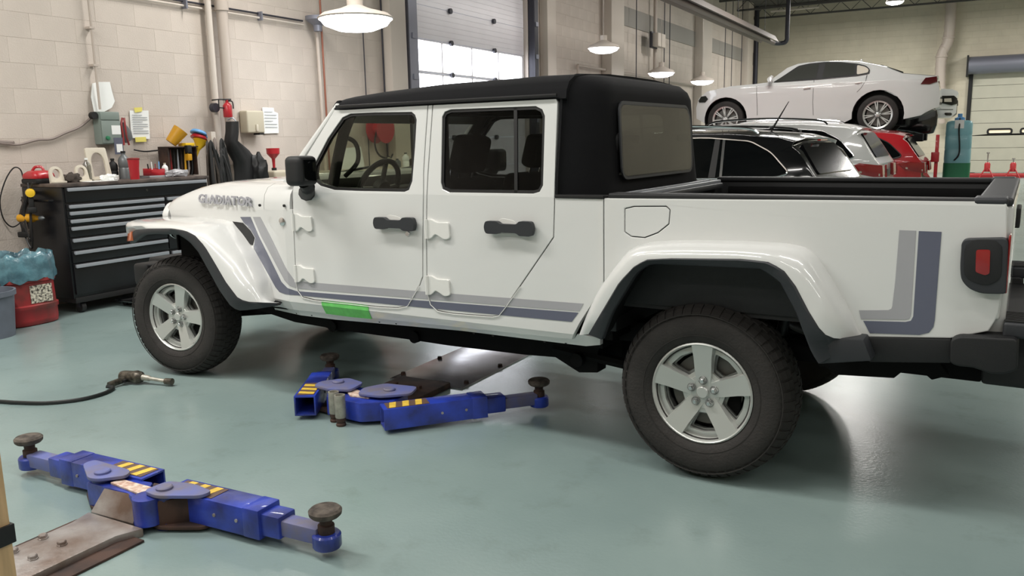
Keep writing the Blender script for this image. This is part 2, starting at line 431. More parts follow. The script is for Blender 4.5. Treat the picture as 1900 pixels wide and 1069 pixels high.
wz0, wz1 = D2[5][1], D2[4][1]
for k in range(8):
    z0, z1 = pz[k]+.006, pz[k+1]-.006
    holes = []
    if z0 < (wz0+wz1)/2 < z1:
        wz0, wz1 = max(wz0, z0+.05), min(wz1, z1-.05)
        for q in range(4):
            a = D2[5][0]+q*1.0; holes.append(rnd([(a, wz0), (a+.72, wz0), (a+.72, wz1), (a, wz1)], .13, 4))
    p = prism('door_section', [(x2+.01, z0), (x2+4.19, z0), (x2+4.19, z1), (x2+.01, z1)], 29.96, 30.04, M['doorb'], d2, holes=holes)
    for h in holes:
        f = prism('window_gasket', offset(h, .035), 29.945, 29.965, M['black'], p, holes=[offset(h, -.03)])
        prism('pane', h, 30.0, 30.01, M['litwin'], p)
box('seam_light_stop', x2, x2+4.2, 30.06, 30.1, 0, ztop, M['black'], d2)  # added slab, unseen, keeps outside light from shining through the seams
hd = lathe(B(), [(0, x2-.16), (.30, x2-.16), (.30, x2+4.4), (0, x2+4.4)], (0, 29.68, ztop+.16), 'x', 24)
fin(hd, 'roller_hood', M['greysteel'], d2)
trimbox = box('hood_bracket', x2-.22, x2-.16, 29.4, 30, ztop-.2, ztop+.5, M['black'], d2)

# bright sectional door in the long wall, frosted daylight panes in its lower half
d1 = struct(box('door_1', -3.36, -3.34, DY0, DY1, DZ-.05, DZ, M['greysteel']))
sec = .5; nz = 9
for k in range(nz):
    z0, z1 = k*.511+.004, (k+1)*.511-.004
    wins = []
    if k in (4, 5):
        wins = [rnd([(DY0+.08+q*.94, z0+.02), (DY0+.08+q*.94+.91, z0+.02), (DY0+.08+q*.94+.91, z1-.02), (DY0+.08+q*.94, z1-.02)], .03, 2) for q in range(4)]
    s = prism('door_section', [(DY0+.01, z0), (DY1-.01, z0), (DY1-.01, z1), (DY0+.01, z1)], -3.34, -3.29, M['doorp'], d1, holes=wins, axis='x')
    for h in wins: prism('frosted_pane', h, -3.325, -3.315, M['dayl'], s, axis='x')
    if not wins:
        bm = B()
        for q in range(1, 6): abox(bm, -3.29, -3.283, DY0+.02, DY1-.02, z0+q*.085-.006, z0+q*.085+.006)
        fin(bm, 'rib', M['doorp'], s)
    for yy in (DY0+1.25, DY0+2.7):
        fin(lathe(B(), [(0, -3.28), (.045, -3.28), (.045, -3.24), (0, -3.24)], (0, yy, z1), 'x', 10), 'hinge', M['dksteel'], s)
for yy, mm, wdt in ((DY0-.22, 'greysteel', .18), (DY1+.02, 'dksteel', .12)):
    t = fin(abox(abox(B(), -3.2, -3.08, yy, yy+wdt, 0, 5.9), -3.08, -3.05, yy-.02, yy+wdt+.02, 0, 5.9), 'door_track', M[mm], None, .004)
    t.parent = d1
    bm = B()
    for q in range(9): abox(bm, -3.05, -3.03, yy+wdt/2-.05, yy+wdt/2+.05, .6+q*.6, .68+q*.6)
    fin(bm, 'track_bolt', M['greysteel'], t)
box('door_spring_tube', -3.16, -3.08, DY0+.1, DY1-.1, 5.2, 5.28, M['dksteel'], d1)

# ceiling joists (only seen far off at the top right)
for k in range(17):
    y = -10+k*2.45
    bm = B(); abox(bm, -3.3, 12, y-.05, y+.05, 6.2, 6.29); abox(bm, -3.3, 12, y-.05, y+.05, 5.84, 5.9)
    q = -3.2
    while q < 11.8:
        tube(bm, [(q, y, 5.88), (q+.35, y, 6.22)], .015, 4); tube(bm, [(q+.35, y, 6.22), (q+.7, y, 5.88)], .015, 4); q += .7
    struct(fin(bm, 'ceiling_joist', M['joist'], smooth=False))

# ================================================================ THE PICKUP TRUCK
TH = -0.0579
T = thing('pickup_truck', 'large white crew cab pickup truck with black soft top and grey side stripes', 'pickup truck', (0, 0, 0), TH)
def ys(x, z):
    y = -.79
    if z > 1.2: y += .13*(z-1.2)
    if z < .575: y += .5*(.575-max(z, .48))
    if x < 1.05: y += .2*(1.05-x)
    return y
def panel(name, outline, thick, off, m, parent, side=-1, holes=(), bevel=.003, cuts=True, bendcuts=True):
    bm = prism_bm(outline, -off, thick-off, holes)
    if cuts:
        cut(bm, (1.05, 0, 0), (1, 0, 0)); cut(bm, (0, 0, 1.2), (0, 0, 1)); cut(bm, (0, 0, .575), (0, 0, 1)); cut(bm, (0, 0, .48), (0, 0, 1))
    return fin(bm, name, m, parent, bevel, 2, smooth=False, xf=lambda c: Vector((c.x, (ys(c.x, c.z)+c.y)*-side, c.z)))
FD = [(1.429,1.638),(1.239,1.409),(1.146,1.254),(1.133,1.213),(1.125,1.102),(1.124,0.998),(1.115,0.7),(1.123,0.648),(1.162,0.611),(1.249,0.603),(1.723,0.604),(1.851,0.611),(1.909,0.626),(1.946,0.675),(1.994,0.74),(2.016,0.786),(2.026,0.987),(2.041,1.203),(2.036,1.309),(2.04,1.48),(2.047,1.642)]
RD = [(2.082,1.645),(2.069,1.309),(2.068,1.203),(2.056,1.024),(2.045,0.711),(2.066,0.648),(2.108,0.619),(2.202,0.613),(2.438,0.62),(2.473,0.63),(2.509,0.671),(2.776,1.02),(2.784,1.198),(2.779,1.406),(2.776,1.619),(2.765,1.644)]
FW = [(1.969,1.266),(1.95,1.222),(1.921,1.212),(1.622,1.212),(1.442,1.215),(1.338,1.236),(1.294,1.261),(1.28,1.296),(1.286,1.345),(1.383,1.487),(1.483,1.594),(1.539,1.612),(1.713,1.612),(1.948,1.606),(1.97,1.592),(1.981,1.568),(1.978,1.437)]
RW = [(2.138,1.576),(2.153,1.6),(2.188,1.61),(2.665,1.607),(2.7,1.591),(2.715,1.562),(2.723,1.252),(2.707,1.223),(2.673,1.214),(2.201,1.213),(2.159,1.228),(2.147,1.259)]
fo = offset(FD, .0055); ro = offset(RD, .0055)
BODY = [(-0.35,1.043),(1.115,1.104)] + fo[4:] + ro[:13] + [(3.027,1.202),(3.027,0.811),(2.907,0.631),(2.861,0.547),(0.907,0.519),(0.762,0.507),(0.75,0.563),(0.627,0.705),(0.466,0.891),(0.304,0.992),(0.004,0.994),(-0.33,0.985)]
FUEL = [(3.132,1.155),(3.172,1.165),(3.317,1.169),(3.332,1.156),(3.328,1.099),(3.28,1.061),(3.222,1.038),(3.162,1.04),(3.132,1.058)]
BED = [(3.032,1.2),(3.684,1.207),(4.261,1.216),(4.54,1.219)] + [(4.549,1.095),(4.558,0.918),(4.545,0.894),(4.543,0.834),(4.534,0.799),(4.517,0.761),(4.4,0.723),(4.11,0.697),(3.936,0.646),(3.858,0.772),(3.794,0.884),(3.718,0.932),(3.279,0.925),(3.23,0.92),(3.181,0.875),(3.066,0.688),(3.032,0.643)]
def cab_door(name, outline, win, side, rear):
    d = panel(name, outline, .03, 0, M['white'], T, side, [win])
    inner = offset(win, -.014)
    panel('window_seal', win, .02, -.006, M['seal'], d, side, [inner], 0)
    panel('window_glass', inner, .004, -.012, M['tint' if rear and side < 0 else 'glass'], d, side, (), 0)
    return d
def hinge(parent, q, side, flip=False):
    """q: (x, z) of the hinge's knuckle end"""
    x, z = q
    pl = [(x-.012, z+.035), (x+.02, z+.045), (x+.055, z+.028), (x+.13, z+.03), (x+.135, z-.05), (x+.1, z-.058), (x+.045, z-.03), (x+.02, z-.055), (x-.012, z-.06)]
    panel('hinge', rnd(pl, .012, 2), .018, .013, M['whitetrim'], parent, side, bevel=.004, cuts=False)
    bm = B(); s = -1 if side < 0 else 1
    tube(bm, [(x-.005, s*(-ys(x, z)+.012), z-.055), (x-.005, s*(-ys(x, z)+.012), z+.04)], .011, 8)
    fin(bm, 'hinge_pin', M['whitetrim'], parent)
def handle(parent, q, side):
    x, z = q; s = side; yo = -ys(x, z)
    g = panel('handle_recess', rnd([(x-.10, z-.035), (x+.02, z-.04), (x+.03, z+.03), (x-.07, z+.045)], .03, 4), .004, .0015, M['whitetrim'], parent, side, bevel=.001, cuts=False)
    bm = prism_bm(rnd([(x-.125, z+.03), (x-.06, z+.03), (x-.045, z+.018), (x+.045, z+.018), (x+.06, z+.034), (x+.125, z+.034), (x+.135, z), (x+.125, z-.034), (x+.06, z-.034), (x+.045, z-.022), (x-.045, z-.022), (x-.06, z-.03), (x-.125, z-.03), (x-.135, z)], .012, 2), 0, 1)
    fin(bm, 'door_handle', M['greypl'], parent, 0, xf=lambda c: Vector((c.x, s*(yo+.012+.026*c.y), c.z)), ang=30)
for side in (-1, 1):
    b = panel('cab_side', BODY, .035, 0, M['white'], T, side)
    d = cab_door('front_door', FD, FW, side, False)
    for q in [(1.142,1.04),(1.133,0.751)]: hinge(d, q, side)
    for q in [(1.871,1.052)]: handle(d, q, side)
    for q in [(1.935,1.0)]:
        bm = lathe(B(), [(0, 0), (.012, 0), (.014, .006), (0, .006)], (0, 0, 0), 'y', 16, Matrix.Translation((q[0], side*(-ys(*q)+(-.001 if side > 0 else .007)*1), q[1])))
        fin(bm, 'door_lock', M['chrome'], d)
    d = cab_door('rear_door', RD, RW, side, True)
    for q in [(2.07,1.038),(2.06,0.753)]: hinge(d, q, side)
    for q in [(2.557,1.055)]: handle(d, q, side)
    panel('window_divider', [(2.544,1.605),(2.562,1.604),(2.586,1.216),(2.569,1.216)], .008, -.006, M['seal'], d, side, bevel=0, cuts=False)
    bd = panel('bed_side', BED, .035, 0, M['white'], T, side, [offset(FUEL, .004)] if side < 0 else [], bevel=.006)
    if side < 0:
        panel('fuel_door', FUEL, .02, 0, M['white'], bd, side)
        panel('fuel_door_gap', offset(FUEL, .01), .01, -.012, M['dgroove'], bd, side, bevel=0)
    # sill flange below the body crease
    pl = [(0.782,0.509),(2.861,0.547),(2.881,0.572),(2.994,0.563),(2.985,0.526),(2.909,0.51),(2.205,0.51),(1.317,0.48),(0.776,0.479)]
    sl = panel('sill', pl, .03, -.03, M['white'], T, side)
    for k, q in enumerate([(1.012,0.488),(1.143,0.491),(1.657,0.503),(1.775,0.506),(2.276,0.506),(2.391,0.505),(2.686,0.508),(2.804,0.514)]):
        bm = lathe(B(), [(0, 0), (.006, 0), (.007, .004), (0, .004)], (0, 0, 0), 'y', 10, Matrix.Translation((q[0], side*(-ys(*q)-.03), q[1])))
        fin(bm, 'rivet', M['black'], sl)
# inner black shells so that the gaps read dark
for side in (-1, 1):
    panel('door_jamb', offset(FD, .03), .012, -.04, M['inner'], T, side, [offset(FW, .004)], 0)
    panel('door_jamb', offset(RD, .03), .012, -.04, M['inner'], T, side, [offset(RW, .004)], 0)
# stripes on the near side
D_UP = [(469.5,402.5),(484,437),(506,480),(526.5,522),(536,533),(552,538.5),(787,557.5),(1073.6,580.5)]
def stripe(name, pl, m):
    pl = pl
    # split around the door gaps so every piece lies on its own panel
    return panel(name, pl, .0016, .0018, M[m], T, -1, bevel=0)
sa = stripe('side_stripe', [(0.576,1.037),(0.694,1.043),(0.765,0.937),(0.874,0.808),(0.977,0.683),(1.034,0.653),(1.114,0.64),(2.022,0.661),(2.904,0.68),(2.869,0.634),(1.976,0.624),(1.116,0.617),(1.013,0.613),(0.952,0.619),(0.913,0.643),(0.702,0.859),(0.731,0.922),(0.688,0.964),(0.609,1.008)], 'sdark')
sb = stripe('side_stripe', [(0.721,1.044),(0.801,1.048),(0.892,0.945),(1.027,0.777),(1.095,0.708),(1.123,0.698),(2.024,0.709),(2.93,0.724),(2.908,0.687),(2.022,0.671),(1.12,0.656),(1.061,0.667),(1.012,0.695),(0.906,0.811),(0.792,0.938)], 'slight')
sc_ = stripe('bed_stripe', [(4.212,1.106),(4.267,1.106),(4.268,0.799),(4.265,0.785),(4.254,0.778),(4.099,0.765),(4.09,0.798),(4.191,0.808),(4.201,0.814),(4.204,0.824),(4.209,0.921)], 'slight')
sd = stripe('bed_stripe', [(4.276,1.105),(4.349,1.105),(4.347,0.785),(4.344,0.759),(4.331,0.737),(4.3,0.725),(4.132,0.714),(4.107,0.759),(4.251,0.769),(4.269,0.775),(4.276,0.792),(4.276,0.962)], 'sdark')
sa['label'] = 'dark slate stripe along the doors'; sb['label'] = 'lighter silver stripe above the slate one'
sc_['label'] = 'light grey L-shaped stripe'; sd['label'] = 'dark slate L-shaped stripe'
def gapline(path, off=.004, w=.0022, m='whitetrim'):
    bm = B(); tube(bm, [(x, ys(x, z)-off, z) for x, z in path], w, 5); fin(bm, 'panel_gap', M[m], T)
gapline([(1.114,0.706),(1.123,0.645),(1.162,0.606),(1.249,0.598),(1.722,0.6),(1.851,0.607),(1.915,0.623),(1.951,0.672),(1.998,0.735)])
gapline([(2.045,0.711),(2.064,0.645),(2.108,0.614),(2.202,0.609),(2.438,0.616),(2.477,0.627),(2.513,0.668),(2.599,0.777)])
vent = panel('fender_vent', [(0.483,1.005),(0.602,1.003),(0.682,0.96),(0.722,0.921),(0.694,0.874),(0.658,0.881),(0.597,0.926),(0.529,0.974)], .004, .004, M['black'], T, -1, bevel=.001)
tape = panel('masking_tape', [(1.303,0.601),(1.476,0.604),(1.646,0.603),(1.645,0.525),(1.484,0.521),(1.308,0.523)], .0012, .0035, M['tapeg'], T, -1, bevel=0)
tape['label'] = 'strip of green masking tape stuck on the sill'
for q in [(1.037,1.033)]:
    fin(lathe(B(), [(0, 0), (.022, 0), (.024, .003), (.014, .006), (0, .008)], (0, 0, 0), 'y', 20, Matrix.Translation((q[0], ys(*q)-.006, q[1])) @ Matrix.Rotation(PI, 4, 'Z')), 'round_badge', M['chrome'], T)

# ---- hood and cowl
def seam(x): return 1.04 + (x+.4)/1.5*.062
def hood_ring(x, drop=0):
    f = max(0, min(1, (x+.38)/.75)); tp = 1.115 + (.125)*(1-(1-f)**2) + .012*max(0, x-.37)/.7
    w0 = -ys(x, 1.05); z0 = seam(x)
    half = [(-w0, z0), (-w0+.002, z0+.25*(tp-z0)), (-w0+.012, z0+.55*(tp-z0)), (-w0+.04, z0+.80*(tp-z0)), (-w0+.10, z0+.95*(tp-z0)), (-w0+.22, tp+.004), (-.18, tp+.008)]
    pts = half + [(0, tp+.01)] + [(-y, z) for y, z in reversed(half)]
    return [(x, y, z-drop) for y, z in pts]
xs = [-.40, -.385, -.35, -.28, -.18, -.05, .1, .3, .5, .7, .845]
rings = []
for x in xs:
    r = hood_ring(x)
    if x < -.34:
        t = (x+.34)/.06; r = [(x, p[1]*(1+.02*t), p[2]-.035*t*t*(1 if p[2] > 1.06 else 0)) for p in r]
    rings.append(r)
hd_ = loft('hood', rings, M['white'], T, solid=.02)
cw = loft('cowl', [hood_ring(x) for x in (.85, .95, 1.04, 1.1)], M['white'], T, solid=.02)
for q in [(0.867,1.121),(1.064,1.123)]:
    fin(lathe(B(), [(0, 0), (.008, 0), (.008, .008), (0, .008)], (q[0], -.80, q[1]), 'y', 10), 'hood_bolt', M['black'], cw)
# hood lettering
for s in (-1, 1):
    x0, x1 = (.30, .845) if s < 0 else (.845, .30)
    L0 = [(0.09,1.102),(0.705,1.118)]
    ax = Vector((1, -.2, .0)) if s < 0 else Vector((-1, -.2, 0))
    zc_ = 1.108
    xa = L0[0][0]+.0
    o = Vector((xa, ys(xa, 1.1)-.013, zc_)) if s < 0 else Vector((.80, -ys(.80, 1.1)+.006, zc_))
    mx = frame(o, ax, Vector((0, .12 if s < 0 else -.12, 1)))
    tx = textobj('hood_lettering', 'GLADIATOR', .076, mx, M['letter'], hd_, .003, .0022, 0, 1.55)
# grille, headlamps, front bumper
g = fin(prism_bm(rnd([(-.36, .74), (.36, .74), (.53, 1.0), (.47, 1.09), (-.47, 1.09), (-.53, 1.0)], .04, 3), -.42, -.36,
        [rnd([(-.24+k*.08-.022, .80), (-.24+k*.08+.022, .80), (-.24+k*.08+.022, 1.04), (-.24+k*.08-.022, 1.04)], .018, 2) for k in range(7)], 'x'), 'grille', M['white'], T, .004)
box('grille_backing', -.355, -.34, -.47, .47, .76, 1.06, M['dark'], T)
for s in (-1, 1):
    fin(lathe(B(), [(0, -.45), (.085, -.44), (.095, -.42), (.095, -.40)], (0, s*.40, .92), 'x', 24), 'headlamp', M['chrome'], T)
fb = fin(abox(abox(B(), -.66, -.48, -.50, .50, .50, .70), -.60, -.44, -.66, .66, .53, .68), 'front_bumper', M['blackpl'], T, .03, 3)
# ---- windscreen frame
AP = [(1.106,1.252),(1.219,1.408),(1.422,1.636),(1.455,1.665),(1.428,1.672),(1.184,1.42),(1.042,1.251)]
for s in (-1, 1):
    bm = prism_bm(AP, 0, .07)
    fin(bm, 'windscreen_pillar', M['white'], T, .008, xf=lambda c, s=s: Vector((c.x, -s*(ys(max(c.x, 1.05), c.z)+.004+c.y), c.z)))
ptop = ((AP[2][0]+AP[4][0])/2, (AP[3][1]+AP[4][1])/2-.01); pbot = ((AP[0][0]+AP[6][0])/2, AP[0][1])
dirp = Vector((ptop[0]-pbot[0], 0, ptop[1]-pbot[1])); Lp = dirp.length
mx = frame((pbot[0], 0, pbot[1]), (0, 1, 0), dirp)
box('windscreen_header', -.70, .70, Lp-.10, Lp-.01, -.025, .025, M['white'], T, .008, mx)
box('windscreen_base', -.72, .72, -.06, .03, -.03, .03, M['white'], T, .008, mx)
box('windscreen_glass', -.68, .68, .02, Lp-.08, -.004, .002, M['glass'], T, 0, mx)
bm = B()
for s in (0, 1):
    tube(bm, [tuple(mx @ Vector((-.5+s*.6, .0, -.03))), tuple(mx @ Vector((.05+s*.6, .06, -.04)))], .008, 6)
fin(bm, 'wiper_arm', M['black'], T)
# ---- soft top
st = [(1.405,1.655,1.675,.720),(1.43,1.644,1.702,.730),(1.50,1.642,1.712,.732),(1.72,1.644,1.730,.733),(2.05,1.645,1.748,.733),(2.40,1.645,1.752,.733),(2.60,1.645,1.756,.733),(2.82,1.645,1.752,.733)]
rings = []
def toprow(x, zd, zt, w, base):
    half = [(w+.004, base), (w+.002, (base+zd)/2), (w, zd), (w-.004, zd+.25*(zt-zd)), (w-.03, zd+.62*(zt-zd)), (w-.085, zd+.88*(zt-zd)), (w-.2, zt), (w*.4, zt+.012)]
    return [(x, -y, z) for y, z in half]+[(x, 0, zt+.014)]+[(x, y, z) for y, z in reversed(half)]
for i, (x, zd, zt, w_) in enumerate(st): rings.append(toprow(x, zd, zt, w_, zd-.009))
top = loft('soft_top_roof', rings, M['fabric'], T, solid=.02)
fin(prism_bm([(1.405, 1.648), (1.402, 1.665), (1.425, 1.684), (1.45, 1.686), (1.45, 1.648)], -.712, .712), 'header_rail', M['fabric'], top, .006)
# side skirt, corner and back of the soft top: profile in plan, rounded rear corners
def plan(x0, n=8, xb=2.945, w=.735, rc=.24):
    pts = [(x0, -w), ((x0+xb-rc)/2, -w-.0), (xb-rc, -w)]
    for k in range(1, n+1):
        a = PI/2*k/n; pts.append((xb-rc+rc*math.sin(a), -w+rc*(1-math.cos(a))))
    return pts
pl = plan(2.800, 10); pl = pl + [(2.945, -.435)]; full = pl + [(2.945, 0)] + [(x, -y) for x, y in reversed(pl)]
rings = []
for z, ins, dx in ((1.205, -.052, .03), (1.285, -.046, .016), (1.45, -.02, .004), (1.60, 0, 0), (1.66, .004, -.006), (1.70, .025, -.025), (1.735, .075, -.07), (1.752, .16, -.16), (1.763, .4, -.2)):
    ring = []
    for x, y in full:
        sy = (abs(y)/.735); yy = math.copysign(max(0, abs(y)-ins*min(1, sy*1.3)), y) if abs(y) > 1e-6 else 0
        xx = x + (dx if x > 2.79 else 0)*min(1, (x-2.800)/.2)
        ring.append((max(xx, 2.800), yy, z))
    rings.append(ring)
# rear window opening is built as a separate framed vinyl sheet just outside the back
back = loft('soft_top_rear', rings, M['fabric'], T, solid=.012)
bm = B(); bm.from_mesh(back.data)
bmesh.ops.delete(bm, geom=[f for f in bm.faces if f.calc_center_median().x > 2.9 and abs(f.calc_center_median().y) < .40 and 1.285 < f.calc_center_median().z < 1.6], context='FACES')
bm.to_mesh(back.data); bm.free()
win = rnd([(-.475, 1.275), (.455, 1.275), (.455, 1.55), (.41, 1.615), (-.475, 1.615)], .05, 4)
rw = fin(prism_bm(win, 0, .006, axis='x'), 'rear_window', M['vinyl2'] if 'vinyl2' in M else M['vinyl'], T, 0, xf=lambda c: Vector((2.981-(c.z-1.2)*.055+c.x, c.y, c.z)))
fin(prism_bm(offset(win, .012), 0, .008, [offset(win, -.006)], axis='x'), 'window_binding', M['greypl'], rw, 0, xf=lambda c: Vector((2.979-(c.z-1.2)*.055+c.x, c.y, c.z)))
box('drip_rail', 1.45, 2.78, -.752, -.742, 1.644, 1.658, M['seal'], top, .003)
box('belt_seal', 2.79, 3.03, -.795, -.74, 1.196, 1.212, M['seal'], T, .003)
# ---- fender flares
def flare(po, pl_, pi, side, nm, gap=.30, extra=True):
    n = 44; A, Bp, Ci = resample(po, n), resample(pl_, n), resample(pi, n)
    def mir(p): return (p[0], p[1]*-side, p[2])
    rings = []
    for a, b in zip(A, Bp):
        r = []
        for s in range(7):
            t = s/6*PI/2
            ct, st_ = math.cos(t)**.72 if s < 6 else 0, math.sin(t)**.72; r.append(mir((b.x+(a.x-b.x)*ct, a.y+(b.y-a.y)*st_, b.z+(a.z-b.z)*ct)))
        r.append(mir((b.x, b.y+.02, b.z-.002)))
        rings.append(r)
    f = loft(nm, rings, M['white'], T, ang=60)
    rings = []
    for b, c in zip(Bp, Ci):
        rings.append([mir((b.x, b.y-.001, b.z)), mir((b.x*.85+c.x*.15, b.y-.006, b.z*.85+c.z*.15)), mir((c.x*.9+b.x*.1, c.y-.004, c.z*.9+b.z*.1)), mir(c), mir((c.x, c.y+.03, c.z))])
    loft('flare_lip', rings, M['greypl'], f, ang=60)
    rings = [[mir((c.x, min(-.46, c.y+.02) if q else c.y+.02, c.z)) for q in (0, 1)] for c in Ci]
    loft('wheel_well', [[mir((c.x, c.y+.02, c.z)), mir((c.x, -.72, c.z+.04)), mir((c.x, -.45, c.z+.06))] for c in Ci], M['dark'], f)
    return f
RFO = [(x, ys(x, z), z) for x, z in [(2.921,0.587),(3.028,0.805),(3.143,0.955),(3.192,1.004),(3.266,1.022),(3.418,1.035),(3.64,1.041),(3.809,1.04),(3.878,1.031),(3.93,0.998),(3.992,0.908),(4.056,0.801),(4.113,0.691)]]
RFL = [(2.989,-0.86,0.604),(3.043,-0.9,0.671),(3.168,-0.93,0.861),(3.236,-0.93,0.933),(3.288,-0.93,0.964),(3.392,-0.93,0.975),(3.683,-0.93,0.989),(3.785,-0.93,0.983),(3.84,-0.93,0.956),(3.887,-0.93,0.898),(3.938,-0.93,0.806),(3.979,-0.93,0.744),(4.007,-0.92,0.714),(4.036,-0.9,0.705),(4.114,-0.8,0.693)]
RFI = [(3.059,-0.87,0.589),(3.117,-0.9,0.714),(3.233,-0.91,0.896),(3.28,-0.91,0.935),(3.327,-0.91,0.945),(3.751,-0.91,0.951),(3.823,-0.91,0.905),(3.885,-0.91,0.797),(3.95,-0.91,0.643),(3.977,-0.91,0.605)]
FFO = [(-0.503,-0.725,0.876),(-0.525,-0.7,0.916),(-0.524,-0.66,0.959),(-0.518,-0.58,0.985),(-0.381,-0.53,0.996)] + [(x, ys(x, z), z) for x, z in [(0.007,1.01),(0.354,1.012),(0.488,0.999),(0.592,0.936),(0.73,0.832),(0.857,0.682),(0.894,0.546)]]
FFL = [(-0.487,-0.735,0.867),(-0.404,-0.77,0.91),(-0.238,-0.84,0.944),(-0.047,-0.89,0.963),(0.23,-0.92,0.977),(0.365,-0.93,0.97),(0.45,-0.93,0.945),(0.529,-0.93,0.885),(0.603,-0.93,0.794),(0.688,-0.93,0.685),(0.775,-0.93,0.603),(0.829,-0.92,0.579),(0.917,-0.86,0.57),(0.956,-0.8,0.561)]
FFI = [(-0.467,-0.74,0.832),(-0.32,-0.8,0.87),(-0.132,-0.87,0.917),(0.043,-0.9,0.934),(0.279,-0.91,0.939),(0.369,-0.91,0.9),(0.44,-0.91,0.843),(0.514,-0.91,0.744),(0.604,-0.91,0.621),(0.697,-0.91,0.53),(0.757,-0.9,0.514),(0.867,-0.86,0.529),(0.959,-0.8,0.545)]
for side in (-1, 1):
    f1 = flare(RFO, RFL, RFI, side, 'rear_fender_flare')
    f2 = flare(FFO, FFL, FFI, side, 'front_fender_flare')
    a = [(-0.473,-0.745,0.897),(-0.361,-0.79,0.921),(-0.377,-0.79,0.86),(-0.487,-0.745,0.846)]
    bm = B(); vs = [bm.verts.new((p[0]-.006, (p[1]-.006)*-side, p[2])) for p in a]; vs2 = [bm.verts.new((p[0]+.02, (p[1]+.03)*-side, p[2])) for p in a]
    bm.faces.new(vs); bm.faces.new(vs2)
    for k in range(4): bm.faces.new((vs[k], vs[(k+1) % 4], vs2[(k+1) % 4], vs2[k]))
    fin(bm, 'side_marker', M['amber'], f2, .003)
    # dark foot of the rear flare
    pl = [(4.0,0.703),(4.126,0.71),(4.158,0.632),(3.971,0.597),(3.941,0.667)]
    bm = prism_bm(pl, -.89, -.70); fin(bm, 'flare_foot', M['greypl'], f1, .008, xf=lambda c, s=side: Vector((c.x, c.y*-s, c.z)))
    pl = [(4.108,0.697),(4.404,0.721),(4.408,0.634),(4.136,0.604)]
    fin(prism_bm(pl, -.80, -.72), 'rear_valance', M['blackpl'], T, .005, xf=lambda c, s=side: Vector((c.x, c.y*-s, c.z)))
# ---- bed
bx0, bx1 = 3.06, 4.46
box('bed_floor', 3.05, 4.5, -.74, .74, .72, .76, M['blackpl'], T)
box('bed_front_wall', 3.035, 3.075, -.755, .755, .6, 1.195, M['blackpl'], T, .008)
for s in (-1, 1):
    y0, y1 = sorted((s*.755, s*.70)); box('bed_liner', 3.05, 4.50, y0, y1, .74, 1.20, M['blackpl'], T, .006)
    y0, y1 = sorted((s*.788, s*.69)); box('bed_rail_cap', 3.05, 4.50, y0, y1, 1.198, 1.222, M['blackpl'], T, .008, seg=3)
    y0, y1 = sorted((s*.715, s*.70)); tr_ = box('bed_track', 3.12, 4.44, y0-.0 if s < 0 else y0-.02, y1+.02 if s < 0 else y1, 1.13, 1.17, M['dark'], T, .004)
fb_ = box('folded_cover', 3.00, 3.12, -.60, .60, 1.165, 1.195, M['greypl'], T, .01)
for xx in (3.03, 3.095): box('cover_rail', xx-.009, xx+.009, -.62, .60, 1.195, 1.212, M['alum'], fb_, .004)
tg = box('tailgate', 4.50, 4.565, -.735, .735, .66, 1.20, M['white'], T, .015, seg=3)
box('tailgate_cap', 4.45, 4.56, -.74, .74, 1.195, 1.225, M['greypl'], tg, .012, seg=3)
box('tailgate_handle', 4.562, 4.58, -.12, .12, 1.06, 1.14, M['blackpl'], tg, .006)
for s in (-1, 1):
    y0, y1 = sorted((s*.79, s*.66)); box('corner_cap', 4.44, 4.545, y0, y1, 1.20, 1.228, M['greypl'], T, .012, seg=3)
    y0, y1 = sorted((s*.788, s*.735)); box('corner_post', 4.46, 4.548, y0, y1, .80, 1.20, M['white'], T, .015, seg=3)
    TL = rnd([(4.416,1.086),(4.555,1.096),(4.561,0.906),(4.542,0.903),(4.487,0.9),(4.448,0.915),(4.423,0.944),(4.417,0.987)], .02, 3)
    tl = fin(prism_bm(TL, 0, .075), 'tail_light', M['greypl'], T, .012, 3, xf=lambda c, s=s: Vector((c.x, -s*(-.835+c.y), c.z)))
    R1 = rnd([(4.462,1.053),(4.505,1.055),(4.508,0.972),(4.495,0.965),(4.465,0.975)], .008, 3)
    fin(prism_bm(R1, 0, .01), 'side_reflector', M['redlens'], tl, .002, xf=lambda c, s=s: Vector((c.x, -s*(-.840+c.y), c.z)))
    fin(prism_bm(offset(R1, .035), 0, .006), 'lamp_bezel', M['blackpl'], tl, .003, xf=lambda c, s=s: Vector((c.x, -s*(-.838+c.y), c.z)))
    zt, zb = 1.105, .905
    y0, y1 = sorted((s*.825, s*.67)); box('rear_lens', 4.555, 4.563, y0, y1, zb, zt, M['redlens'], tl, .008, seg=3)
# rear bumper
bp = B(); abox(bp, 4.50, 4.74, -.62, .62, .52, .72)
rb = fin(bp, 'rear_bumper', M['blackpl'], T, .02, 3)
for s in (-1, 1):
    bl = [(4.404,0.728),(4.43,0.744),(4.603,0.754),(4.611,0.734),(4.614,0.643),(4.576,0.625),(4.532,0.621),(4.482,0.636),(4.43,0.635),(4.407,0.644)]
    e = fin(prism_bm(rnd(bl, .012, 2), 0, .26), 'bumper_end', M['blackpl'], rb, .012, 3, xf=lambda c, s=s: Vector((c.x, -s*(-.84+c.y), c.z)))
    y0, y1 = sorted((s*.80, s*.60))
    ty = box('step_tread', 4.56, 4.66, y0, y1, .745, .80, M['greypl'], rb, .012, seg=3)
    bm = B()
    for k in range(8): abox(bm, 4.565, 4.655, y0+.008+k*.024, y0+.018+k*.024, .80, .806)
    fin(bm, 'tread_rib', M['black'], ty)
fin(tube(B(), [(4.55, 0, .50), (4.80, 0, .50)], .035, 8), 'hitch_receiver', M['black'], rb)
